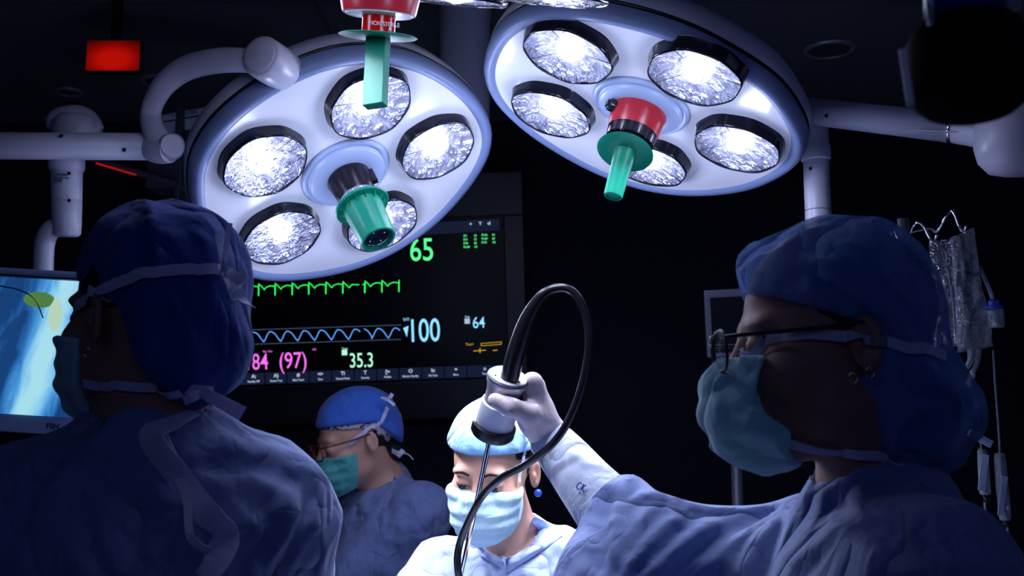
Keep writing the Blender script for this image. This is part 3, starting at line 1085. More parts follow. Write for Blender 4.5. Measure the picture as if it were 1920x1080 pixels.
col = thing('ceiling_column', P(872, 15, 3.0), 'thick blue grey ceiling column seen between the two light heads', 'support column')
mk('column_tube', lathe((P(872, 0, 3.0)[0], P(872, 0, 3.0)[1], 2.3), (0, 0, 1), [(0.068, 0), (0.070, 0.005), (0.070, ZC - 2.3)]), M['white'], col, autosmooth=50)
p_ = P(872, 45, 3.0)
mk('flange', lathe((p_[0], p_[1], P(872, 32, 3.0)[2]), (0, 0, 1), [(0.070, -0.002), (0.0735, 0), (0.0735, 0.06), (0.070, 0.063)]), M['white'], col, autosmooth=50)
mk('seam_ring', lathe((p_[0], p_[1], P(872, 92, 3.0)[2]), (0, 0, 1), [(0.0695, -0.004), (0.0712, -0.003), (0.0712, 0.003), (0.0695, 0.004)]), M['shell'], col)

arm2 = thing('lamp_arm', P(1650, 240, 2.1), 'white tube arm from the right light head to the round joint at right', 'lamp arm', 'arms carrying the surgical lights')
mk('tube', tube([P(1470, 203, 2.2), P(1790, 240, 2.0)], [0.0265, 0.0285], 32), M['white'], arm2)
mk('collar_ring', lathe(P(1786, 240, 2.0), norm(P(1790, 240, 2.0) - P(1470, 203, 2.2)), [(0.029, -0.003), (0.031, -0.002), (0.031, 0.003), (0.029, 0.004)]), M['chrome'], arm2)
mk('neck', tube([P(1788, 240, 2.0), P(1850, 250, 1.95), P(1900, 262, 1.93)], [0.028, 0.031, 0.05], 28), M['white'], arm2)
mk('joint_ball', lathe(P(1893, 285, 1.9), norm(camvec(0.1, 1, -0.05)), [(0.005, -0.045), (0.03, -0.042), (0.050, -0.025), (0.060, 0.0), (0.062, 0.03), (0.060, 0.07), (0.05, 0.09)]), M['white'], arm2, autosmooth=60)
mk('end_cap', lathe(P(1921, 256, 1.86), norm(camvec(0.3, 0.0, -1)), [(0.022, -0.01), (0.022, 0.012), (0.018, 0.014)]), M['white'], arm2, autosmooth=60)
scr(P(1549, 217, 2.118), norm(camvec(0, 0, -1)), 0.004, parent=arm2); scr(P(1652, 203, 2.075), norm(camvec(0, .8, -1)), 0.003, parent=arm2)
mk('seam_line', tube([P(1700, 243, 2.03), P(1840, 250, 1.935)], 0.0012, 8), M['shell'], arm2)

post = thing('equipment_drop_pole', P(1530, 300, 2.19), 'pale vertical drop pole with collars behind the woman wearing the net cap', 'support pole', 'ceiling hung poles')
pc = P(1530, 300, 2.19)
zt = P(1530, 230, 2.4)[2]
mk('pole_tube', lathe((pc[0], pc[1], 1.5), (0, 0, 1), [(0.026, 0), (0.026, P(1530, 302, 2.19)[2] - 1.5)]), M['white'], post, autosmooth=50)
mk('upper_sleeve', lathe((pc[0], pc[1], P(1530, 302, 2.19)[2]), (0, 0, 1), [(0.026, 0), (0.030, 0.002), (0.030, 0.03), (0.027, 0.034), (0.027, 0.085)]), M['white'], post, autosmooth=50)
mk('ring_seam', lathe((pc[0], pc[1], P(1530, 398, 2.19)[2]), (0, 0, 1), [(0.0255, -0.001), (0.0267, 0), (0.0255, 0.002)]), M['darkmetal'], post)
for q in (316, 405): scr(P(1519, q, 2.166), -FWD, 0.0035, parent=post)

# grey ceiling boom behind the left head with a service box and red light strip
boom = thing('ceiling_boom', P(400, 240, 3.0), 'grey ceiling boom beam with a small printed label behind the left light head', 'equipment boom')
b0, b1 = P(290, 238, 3.0), P(520, 196, 3.25)
Rb = orth(norm(b1 - b0), UPV)
mk('beam', box((b0 + b1) / 2, (0.055, 0.12, np.linalg.norm(b1 - b0)), Rb), M['shell'], boom, smooth=False, bevel=0.006)
mk('beam_stripe', box((b0 + b1) / 2 + Rb[:, 0] * 0.006 + Rb[:, 1] * 0.0, (0.004, 0.124, np.linalg.norm(b1 - b0) * 0.98), Rb), M['black'], boom, smooth=False)
Rt = np.column_stack([norm(P(360, 208, 3) - P(325, 213, 3)), UPV, -FWD])
text_obj('printed_label', 'o OPERATING', M['ink'], P(322, 219, 2.92), Rt, 0.013, boom, sx=0.9)
mk('service_box', join(box(P(318, 320, 3.0), (0.10, 0.10, 0.12)), box(P(345, 300, 3.02), (0.02, 0.12, 0.28))), M['darkmetal'], boom, smooth=False, bevel=0.005)
mk('slanted_tray', box(P(262, 325, 3.0), (0.26, 0.14, 0.02), orth(norm(camvec(0.3, 1, 0)), RGT)), M['darkmetal'], boom, smooth=False, bevel=0.004)
mk('red_light_strip', tube([P(180, 306, 2.9), P(255, 328, 2.9)], 0.0028, 8), M['redled'], boom)

# blurred black device close to the lens at the upper right
near = thing('handheld_device', P(1810, 130, 0.62), 'out of focus black instrument head with a shiny side strip at the upper right', 'instrument')
Rn = orth(norm(camvec(0.06, 1, 0.25)), RGT)
bc = P(1815, 128, 0.62)
mk('black_body', lathe(bc - Rn[:, 2] * 0.023, Rn[:, 2], [(0.012, -0.004), (0.026, -0.002), (0.0325, 0.004), (0.034, 0.012), (0.0335, 0.040), (0.030, 0.047), (0.02, 0.05)], xdir=RGT), mat('matte_black', (0.004, 0.004, 0.005), 0.8, spec=0.05, vary=(9, .1)), near, autosmooth=60)
mk('white_strip', tube([P(1692, 92, 0.6), P(1700, 145, 0.6), P(1708, 198, 0.6)], 0.0021, 10), M['whiteink'], near)
mk('upper_grip', lathe(bc + Rn[:, 2] * 0.026, Rn[:, 2], [(0.0225, 0), (0.0225, 0.05)], xdir=RGT), mat('dark_blue_plastic', (0.02, 0.025, 0.2), 0.3, vary=(9, .1)), near)
mk('side_rod', tube([P(1884, 20, 0.64), P(1880, -60, 0.64)], [0.0095, 0.0095], 16), M['white'], near)
mk('thin_rod', tube([P(1746, 46, 0.6), P(1738, -40, 0.6)], 0.0022, 10), M['metal'], near)
mk('side_button', ball(P(1914, 170, 0.6), 0.003, 12), M['red'], near)


# ------------------------------------------------------------------ wall monitor with vital signs
def fit_screen():
    n = norm(camvec(0.05, -0.04, -1))
    roll = math.radians(1.7)
    x = norm(math.cos(roll) * RGT + math.sin(roll) * UPV)
    x = norm(x - n * (x @ n))
    return np.column_stack([x, np.cross(n, x), n])


SD = 4.18
SM = fit_screen()
SO = P(700, 560, SD)


def S(px, py, lift=0.0):
    """point on the screen plane seen at a pixel"""
    d = P(px, py, 1) - EYE
    t = ((SO - EYE) @ SM[:, 2]) / (d @ SM[:, 2])
    return EYE + d * t + SM[:, 2] * lift


def sloc(px, py):
    return (S(px, py) - SO) @ SM


mon = thing('wall_monitor', S(700, 780), 'large dark wall monitor showing green and blue vital sign traces and numerals', 'monitor')
x0, x1 = sloc(330, 560)[0], sloc(948, 560)[0]
ytop, ybot = sloc(940, 404)[1], sloc(945, 708)[1]
zz_ = lambda x, y, z=0: SO + SM @ np.array([x, y, z])
mk('screen', box(zz_((x0 + x1) / 2, (ytop + ybot) / 2, -0.004), (x1 - x0, ytop - ybot, 0.008), SM), M['screenblack'], mon, smooth=False)
bz = 0.078
for (cx, cy, sx_, sy_) in (((x0 + x1) / 2, ytop + 0.085, x1 - x0 + 2 * bz, 0.17), ((x0 + x1) / 2, ybot - 0.075, x1 - x0 + 2 * bz, 0.15),
                           (x1 + bz / 2, (ytop + ybot) / 2, bz, ytop - ybot), (x0 - bz / 2, (ytop + ybot) / 2, bz, ytop - ybot)):
    mk('bezel', box(zz_(cx, cy, 0.0), (sx_, sy_, 0.05), SM), M['bezel'], mon, smooth=False, bevel=0.004)
mk('back_cover', box(zz_((x0 + x1) / 2, (ytop + ybot) / 2, -0.055), (x1 - x0, ytop - ybot, 0.06), SM), M['bezel'], mon, smooth=False)
mk('wall_mount', box((S(700, 560)[0], (S(700, 560)[1] + 0.09 + Y1) / 2, S(700, 560)[2]), (0.3, Y1 - S(700, 560)[1] - 0.09, 0.3)), M['bezel'], mon, smooth=False)
px_ = SD / F


def stext(name, s_, px, py, hpx, m, sx=0.72, bold=0.0, align='LEFT', lift=0.002, space=1.0):
    return text_obj(name, s_, m, S(px, py, lift), SM, hpx * px_ / 0.70, mon, sx=sx, bold=bold * hpx * px_, align=align, depth=0.0005, space=space)


def sline(name, pts, m, wpx, lift=0.002):
    q = [S(a, b, lift) for a, b in pts]
    v, f = [], []
    for a, b in zip(q[:-1], q[1:]):
        d = norm(b - a); s_ = np.cross(SM[:, 2], d) * wpx * px_ / 2
        a2 = a - d * wpx * px_ * 0.25; b2 = b + d * wpx * px_ * 0.25
        n0 = len(v)
        v += [a2 - s_, a2 + s_, b2 + s_, b2 - s_]
        f.append((n0, n0 + 1, n0 + 2, n0 + 3))
    return mk(name, (np.array(v), f), m, mon, smooth=False)


stext('heart_rate_readout', '65', 768, 489, 42, M['snum_green'], sx=0.78, bold=0.006)
stext('oxygen_readout', '100', 764, 641, 43, M['scyan'], sx=0.68, bold=0.006)
stext('pulse_readout', '64', 886, 615, 21, M['scyan'], sx=0.8, bold=0.006)
stext('temperature_readout', '35.3', 655, 689, 27, M['smint'], sx=0.7, bold=0.006)
stext('pressure_readout', '128/84', 417, 695, 30, M['spink'], sx=0.72, bold=0.004)
stext('mean_pressure_readout', '(97)', 523, 691, 30, M['spink'], sx=0.76, bold=0.004)
base = lambda x: 541 - (x - 460) * 0.028
bt = [415, 453, 485, 516, 548, 579, 611, 643, 684, 716, 748]
pts = []
seg = []
for a_, b_ in zip(bt[:-1], bt[1:]):
    if a_ == 643:
        seg = [(a_, -8), (a_ + 5, -3), (a_ + 12, 4), (a_ + 17, -2), (a_ + 30, -1)]
        pts += [(x, base(x) + y) for x, y in seg]
        sline('heart_trace', pts, M['sgreen'], 1.6)
        pts = [(680, base(680) - 1)]
        pts += [(684, base(684) - 2), (684.5, base(684) + 14), (685, base(685) - 7)]
        continue
    pts += [(a_ + x, base(a_ + x) + y) for x, y in ((0, -8), (5, -4), (11, 3), (14, -1), (22, -4), (b_ - a_ - 2, -3))]
    pts += [(b_ - 0.5, base(b_) - 2), (b_, base(b_) + 14), (b_ + 0.5, base(b_) - 8)]
sline('heart_trace', pts, M['sgreen'], 1.6)
for x in bt[2:]:
    sline('heart_trace', [(x, base(x) - 4), (x, base(x) + 14)], M['sgreen'], 2.2)
pts = []
b2 = lambda x: 633 - (x - 460) * 0.030
for q in range(-2, 7):
    xs = 463 + 31.8 * q
    for u in range(9):
        t_ = u / 9
        yv = [9, 3, -5, -9.5, -9.5, -8, -5, 0, 5][u]
        pts.append((xs + 31.8 * t_, b2(xs + 31.8 * t_) + yv))
sline('oxygen_trace', [q for q in pts if q[0] < 676], M['sblue'], 1.6)
pts = []
for xs in (679, 697, 728.5):
    for u in range(9):
        yv = [9, 3, -5, -9.5, -9.5, -8, -5, 0, 5][u]
        if xs == 679 and u < 4: continue
        x = xs + 31.8 * u / 9 - (10 if xs == 679 else 0)
        if x < 752: pts.append((x, b2(x) + yv))
sline('oxygen_trace', pts, M['sblue'], 1.6)
for dy in (-15, 12):
    sline('limit_line', [(400, b2(400) + dy + 1), (752, b2(752) + dy)], M['sgrey'], 1.2)
stext('small_label', 'SpO2', 756, 601, 5, M['scyan']); stext('small_label', 'Pulse', 872, 596, 4, M['scyan']); stext('small_label', 'Temp', 641, 656, 4.5, M['smint'])
stext('small_label', 'Man  Trim', 493, 661, 4, M['spink']); stext('small_label', 'MAP', 586, 657, 3.5, M['spink']); stext('small_label', 'Timer1', 873, 648, 5, M['samber'])
for (px, py, r, m_) in ((876, 602, 5, 'swhite'), (646, 661, 5, 'smint')):
    mk('icon', box(S(px, py, 0.002), (2 * r * px_, 2 * r * px_, 0.001), SM), M[m_], mon, smooth=False)
mk('volume_wedge', (np.array([S(756, 615, .002), S(766, 611, .002), S(763, 632, .002)]), [(0, 1, 2)]), M['scyan'], mon, smooth=False)
sline('timer_box', [(902, 644), (940, 641), (940, 645.5), (902, 648.5), (902, 644)], M['samber'], 1.1)
sline('timer_box', [(888, 658), (911, 656.5)], M['samber'], 1.5); sline('timer_box', [(900, 653), (900, 661)], M['samber'], 1.8); sline('timer_box', [(924, 657), (932, 656.5)], M['samber'], 1.5)
for i_, (a_, b_) in enumerate((('ST-I', '0.3'), ('ST-II', '0.2'), ('ST-III', '0.0'), ('ST-aVR', '-0.3'))):
    stext('st_table', a_, 869, 444 + i_ * 7, 3.8, M['snum_green'], bold=0.03); stext('st_table', b_, 889, 443.5 + i_ * 7, 3.8, M['snum_green'], bold=0.03)
for i_, (a_, b_) in enumerate((('ST-aVL', '0.2'), ('ST-aVF', '0.0'), ('ST-V5', '-0.5'))):
    stext('st_table', a_, 903, 442.5 + i_ * 7, 3.8, M['snum_green'], bold=0.03); stext('st_table', b_, 923, 442 + i_ * 7, 3.8, M['snum_green'], bold=0.03)
# header bar and toolbar
hb = [S(700, 424, .001), S(936, 410, .001), S(937, 432, .001), S(700, 446, .001)]
mk('header_bar', (np.array(hb), [(0, 1, 2, 3)]), M['sbar'], mon, smooth=False)
for (px, py, s_) in ((880, 423, '+'), (898, 422, 'Y'), (914, 421.5, 'vl')):
    stext('header_icon', s_, px, py, 6, M['swhite'], bold=0.06, sx=1.0)
lab = [(476, 'Standby NIP'), (518, 'Recent Tree'), (559.5, 'Main Trend'), (601, 'Zero'), (643, 'General Reset'), (685, 'Scanning'), (727, 'Profiles'), (770, 'Monitor Standby'), (812, 'End Case'), (855, 'Menu'), (909, 'Temp')]
icon = ['A:', 'A)', '#', '<>', 'Ti', 'T', '[=', 'O', 'Ix', '=', 'o']
yb = lambda x: 721.5 - (x - 460) * 0.034
sepx = [434, 497, 538, 580, 622, 664, 706, 748, 791, 833, 876, 944]
for i_, (x, s_) in enumerate(lab):
    a_, b_ = sepx[i_] + 1, sepx[i_ + 1] - 1
    q = [S(a_, yb(a_) - 21.5, .001), S(b_, yb(b_) - 21.5, .001), S(b_, yb(b_), .001), S(a_, yb(a_), .001)]
    bo = mk('toolbar_button', (np.array(q), [(0, 1, 2, 3)]), M['sbar'], mon, smooth=False)
    R2 = SM.copy()
    ang = math.radians(0.4)
    text_obj('button_label', s_, M['swhite'], S(x, yb(x) - 4.0, .002), SM, 4.0 * px_ / 0.7, bo, align='CENTER', sx=0.78, bold=0.0002)
    text_obj('button_icon', icon[i_], M['swhite'], S(x, yb(x) - 12.5, .002), SM, 6.5 * px_ / 0.7, bo, align='CENTER', sx=1.0, bold=0.0007)

# ------------------------------------------------------------------ left video monitor
def video_material():
    m = bpy.data.materials.new('surgical_video')
    m.use_nodes = True
    n, l = nodes(m)
    n.remove(n['Principled BSDF'])
    at = n.new('ShaderNodeAttribute'); at.attribute_name = 'uvw'
    mp = n.new('ShaderNodeMapping'); mp.inputs['Rotation'].default_value = (0, 0, 0.25)
    l.new(at.outputs['Vector'], mp.inputs['Vector'])
    ns = n.new('ShaderNodeTexNoise'); ns.inputs['Scale'].default_value = 3.0; ns.inputs['Distortion'].default_value = 1.2; ns.inputs['Detail'].default_value = 3
    st = n.new('ShaderNodeMapping'); st.inputs['Scale'].default_value = (3.0, 0.7, 1)
    l.new(mp.outputs[0], st.inputs['Vector']); l.new(st.outputs[0], ns.inputs['Vector'])
    sep = n.new('ShaderNodeSeparateXYZ'); l.new(mp.outputs[0], sep.inputs[0])
    # bright fold running through the picture
    ab = n.new('ShaderNodeMath'); ab.operation = 'SUBTRACT'; ab.inputs[1].default_value = 0.99
    l.new(sep.outputs[0], ab.inputs[0])
    a2 = n.new('ShaderNodeMath'); a2.operation = 'ABSOLUTE'; l.new(ab.outputs[0], a2.inputs[0])
    a3 = n.new('ShaderNodeMapRange'); a3.inputs[1].default_value = 0.0; a3.inputs[2].default_value = 0.24; a3.inputs[3].default_value = 1.0; a3.inputs[4].default_value = 0.0
    l.new(a2.outputs[0], a3.inputs[0])
    ad = n.new('ShaderNodeMath'); ad.operation = 'MULTIPLY_ADD'; ad.inputs[1].default_value = 0.75
    l.new(ns.outputs['Fac'], ad.inputs[0]); l.new(a3.outputs[0], ad.inputs[2])
    rp_ = n.new('ShaderNodeValToRGB'); cr = rp_.color_ramp
    cr.elements[0].position = 0.28; cr.elements[0].color = (0.01, 0.06, 0.22, 1)
    cr.elements[1].position = 1.35 / 1.5; cr.elements[1].color = (0.45, 0.85, 1, 1)
    for pos, c_ in ((0.45, (0.03, 0.18, 0.55, 1)), (0.62, (0.09, 0.40, 0.85, 1)), (0.76, (0.28, 0.68, 0.98, 1))):
        e = cr.elements.new(pos); e.color = c_
    sc_ = n.new('ShaderNodeMath'); sc_.operation = 'MULTIPLY'; sc_.inputs[1].default_value = 0.72
    l.new(ad.outputs[0], sc_.inputs[0]); l.new(sc_.outputs[0], rp_.inputs[0])
    e = n.new('ShaderNodeEmission'); e.inputs[1].default_value = 0.85
    l.new(rp_.outputs[0], e.inputs[0])
    l.new(e.outputs[0], n['Material Output'].inputs['Surface'])
    return m


VD = 1.95
vr = math.radians(-3.5)
VM = np.column_stack([norm(math.cos(vr) * RGT + math.sin(vr) * UPV), norm(-math.sin(vr) * RGT + math.cos(vr) * UPV), -FWD])
VO = P(20, 655, VD)
vq = VD / F
vm = thing('video_monitor', P(20, 820, VD), 'silver framed monitor at the left edge showing a bright blue surgical video', 'monitor')
vl = lambda a, b, c_=0: VO + VM @ np.array([a * vq, b * vq, c_])
mk('casing', box(vl(-40, -2, -0.02), (405 * vq, 308 * vq, 0.036), VM), M['rim'], vm, smooth=False, bevel=0.006)
scr_ = box(vl(-40, 7, -0.0005), (372 * vq, 256 * vq, 0.003), VM)
so = mk('screen', scr_, video_material(), vm, smooth=False)
uvw = ((scr_[0] - vl(-226, -121)) @ VM) / (256 * vq)
so.data.attributes.new('uvw', 'FLOAT_VECTOR', 'POINT').data.foreach_set('vector', uvw.ravel())
mk('bezel_line', box(vl(-40, 139, 0.0), (390 * vq, 3 * vq, 0.004), VM), M['black'], vm, smooth=False)
text_obj('printed_logo', 'FSN', M['ink'], P(86, 803, VD - 0.004), VM, 0.0135, vm, sx=1.05, bold=0.0004)
mk('green_shape', ball(vl(48, 96, 0.001), 1, 20, (30 * vq, 15 * vq, 0.001), VM), glow('olive_video_shape', (0.08, 0.20, 0.06), 1.0), so)
mk('white_shape', ball(vl(80, 70, 0.001), 1, 20, (13 * vq, 32 * vq, 0.001), VM), glow('pale_video_shape', (0.45, 0.65, 0.5), 1.0), so)
mk('dark_curve', tube([vl(-30, 118, 0.001), vl(10, 112, 0.001), vl(40, 96, 0.001), vl(58, 62, 0.001)], 0.0012, 8), M['ink'], so)
mk('mount_arm', tube([P(80, 560, 2.0), P(80, 600, 2.0), P(60, 660, 2.0)], 0.019, 16), M['shell'], vm)

# small tablet like device behind the right woman
tab = thing('small_monitor', P(1345, 670, 2.6), 'dim grey framed small monitor half hidden behind the black glasses at right', 'monitor')
tm = orth(norm(camvec(-0.1, 0, -1)), norm(camvec(1, 0.05, 0)))
tc_ = P(1375, 605, 2.6)
mk('casing', box(tc_, (0.135, 0.165, 0.02), tm), M['darkmetal'], tab, smooth=False, bevel=0.004)
mk('screen', box(tc_ + tm @ np.array([0.0, -0.004, 0.0105]), (0.108, 0.135, 0.002), tm), M['screenblack'], tab, smooth=False)
mk('stand', tube([P(1375, 650, 2.62), (P(1375, 650, 2.62)[0], P(1375, 650, 2.62)[1], 0.04)], 0.014, 12), M['darkmetal'], tab)
mk('stand_foot', lathe((P(1375, 650, 2.62)[0], P(1375, 650, 2.62)[1], 0.0), (0, 0, 1), [(0.2, 0), (0.2, 0.02), (0.03, 0.045)]), M['darkmetal'], tab)

# ------------------------------------------------------------------ operating table with draped field (below the picture; it throws the lamp light back)
tbx = thing('operating_table', (-0.05, 1.53, 0), 'draped operating table under the light beams', 'table')
mk('table_base', join(box((-0.05, 1.53, 0.05), (0.7, 0.30, 0.1)), box((-0.05, 1.53, 0.42), (0.35, 0.22, 0.7))), M['metal'], tbx, smooth=False, bevel=0.01)
mk('table_top', box((-0.05, 1.53, 0.80), (0.86, 0.30, 0.08)), M['black'], tbx, smooth=False, bevel=0.02)
gx, gy = np.meshgrid(np.linspace(-1, 1, 61), np.linspace(-1, 1, 31), indexing='ij')
hz = 0.845 + 0.20 * np.exp(-(gy / 0.75) ** 4) * (0.7 + 0.3 * np.cos(gx * 2.2)) + 0.006 * noise3(np.column_stack([gx.ravel() * 12, gy.ravel() * 9, 0 * gx.ravel()]), 1, 5).reshape(gx.shape)
dv_ = np.column_stack([(-0.05 + gx * 0.44).ravel(), (1.53 + gy * 0.155).ravel(), hz.ravel()])
df_ = [(i * 31 + j, i * 31 + j + 1, (i + 1) * 31 + j + 1, (i + 1) * 31 + j) for i in range(60) for j in range(30)]
dr = mk('surgical_drape', (dv_, df_), M['drape'], None, solid=0.002)
finish(dr, 'pale blue drape over the patient on the operating table', 'drape')


# ------------------------------------------------------------------ people
def frame(heading, pitch=0, roll=0):
    """+Y forward, +X the person's right, +Z up; heading in degrees counter-clockwise from +X, pitch = nod down"""
    h = math.radians(heading)
    f = np.array([math.cos(h), math.sin(h), 0]); r = np.array([math.sin(h), -math.cos(h), 0]); u = np.array([0, 0, 1.0])
    p = math.radians(pitch)
    f2 = f * math.cos(p) - u * math.sin(p)
    u2 = u * math.cos(p) + f * math.sin(p)
    q = math.radians(roll)
    r3 = r * math.cos(q) - u2 * math.sin(q)
    u3 = u2 * math.cos(q) + r * math.sin(q)
    return np.column_stack([r3, f2, u3])


def head_local(p, lids=True):
    d = sd_ell(p, (0, -0.012, 0.035), (0.076, 0.097, 0.086))
    d = smin(d, sd_ell(p, (0, 0.030, -0.035), (0.062, 0.062, 0.080)), 0.03)
    d = smin(d, sd_ell(p, (0, 0.062, -0.092), (0.030, 0.028, 0.024)), 0.03)
    d = smin(d, sd_ell(p, (0, 0.012, -0.07), (0.058, 0.05, 0.03)), 0.025)
    ax = np.abs(p[:, 0])
    q = np.column_stack([ax, p[:, 1], p[:, 2]])
    d = smin(d, sd_ell(q, (0.022, 0.078, 0.018), (0.030, 0.014, 0.010)), 0.014)           # brow
    d = smax(d, -sd_ell(q, (0.031, 0.099, -0.002), (0.016, 0.014, 0.011)), 0.012)         # socket
    d = smin(d, sd_ell(q, (0.042, 0.058, -0.030), (0.026, 0.026, 0.022)), 0.02)           # cheek
    d = smin(d, sd_cap(p, (0, 0.088, 0.004), (0, 0.112, -0.034), 0.0075, 0.0105), 0.012)  # nose
    d = smin(d, sd_ell(q, (0.012, 0.102, -0.038), (0.008, 0.010, 0.007)), 0.006)
    d = smin(d, sd_ell(p, (0, 0.094, -0.062), (0.023, 0.010, 0.0055)), 0.006)             # lips
    d = smin(d, sd_ell(p, (0, 0.092, -0.072), (0.020, 0.010, 0.0055)), 0.006)
    lid = sd_ell(q, (0.031, 0.0795, -0.002), (0.0155, 0.0135, 0.0125))
    slit = sd_ell(q, (0.031, 0.097, -0.0065), (0.0125, 0.012, 0.0014))
    lid = smax(lid, -slit, 0.0015)
    d = smin(d, lid, 0.004)
    # ears
    a = 0.35
    Re = np.array([[math.cos(a), -math.sin(a), 0], [math.sin(a), math.cos(a), 0], [0, 0, 1]])
    e = sd_ell(q, (0.080, -0.014, -0.010), (0.0065, 0.016, 0.028), Re)
    e = smax(e, -sd_ell(q, (0.087, -0.011, -0.008), (0.006, 0.010, 0.019), Re), 0.003)
    e = smin(e, sd_ell(q, (0.080, -0.004, -0.012), (0.006, 0.006, 0.008)), 0.004)
    d = smin(d, e, 0.006)
    return d


def hand_sdf(joints):
    """joints: wrist, palm points, five finger chains -> function"""
    def fn(p):
        d = sd_cap(p, joints['wrist'], joints['palm'][0], 0.024, 0.026)
        k = joints['knuckles']
        for a in k:
            d = smin(d, sd_cap(p, joints['palm'][0], a, 0.020, 0.0125), 0.010)
        for ch in joints['fingers']:
            r = [0.0108, 0.0098, 0.0088, 0.0075]
            e = None
            for i in range(len(ch) - 1):
                c_ = sd_cap(p, ch[i], ch[i + 1], r[i], r[i + 1])
                e = c_ if e is None else smin(e, c_, 0.003)
            d = smin(d, e, 0.0045)
        r = [0.020, 0.0145, 0.0118, 0.0098]
        e = None
        for i in range(len(joints['thumb']) - 1):
            c_ = sd_cap(p, joints['thumb'][i], joints['thumb'][i + 1], r[i], r[i + 1])
            e = c_ if e is None else smin(e, c_, 0.006)
        d = smin(d, e, 0.014)
        if 'web' in joints:
            d = smin(d, sd_cap(p, *joints['web']), 0.014)
        return d
    return fn


def simple_hand(wrist, direc, palmn, side=1):
    """relaxed hand, fingers slightly curled towards palmn"""
    d = norm(direc); n_ = norm(palmn - d * (np.asarray(palmn) @ d)); s_ = np.cross(d, n_) * side
    w_ = np.asarray(wrist)
    palm = w_ + d * 0.045
    kn = [w_ + d * 0.088 + s_ * o for o in (0.028, 0.009, -0.010, -0.028)]
    fs = []
    for k_, ln in zip(kn, (0.9, 1.0, 0.93, 0.75)):
        a = k_ + (d * 0.92 + n_ * 0.4) * 0.042 * ln
        b = a + (d * 0.7 + n_ * 0.7) * 0.026 * ln
        c_ = b + (d * 0.4 + n_ * 0.9) * 0.022 * ln
        fs.append([k_, a, b, c_])
    th = [w_ + d * 0.02 + s_ * 0.02, w_ + d * 0.045 + s_ * 0.045 + n_ * 0.01, w_ + d * 0.075 + s_ * 0.055 + n_ * 0.02, w_ + d * 0.098 + s_ * 0.05 + n_ * 0.03]
    return dict(wrist=w_, palm=[palm], knuckles=kn, fingers=fs, thumb=th)


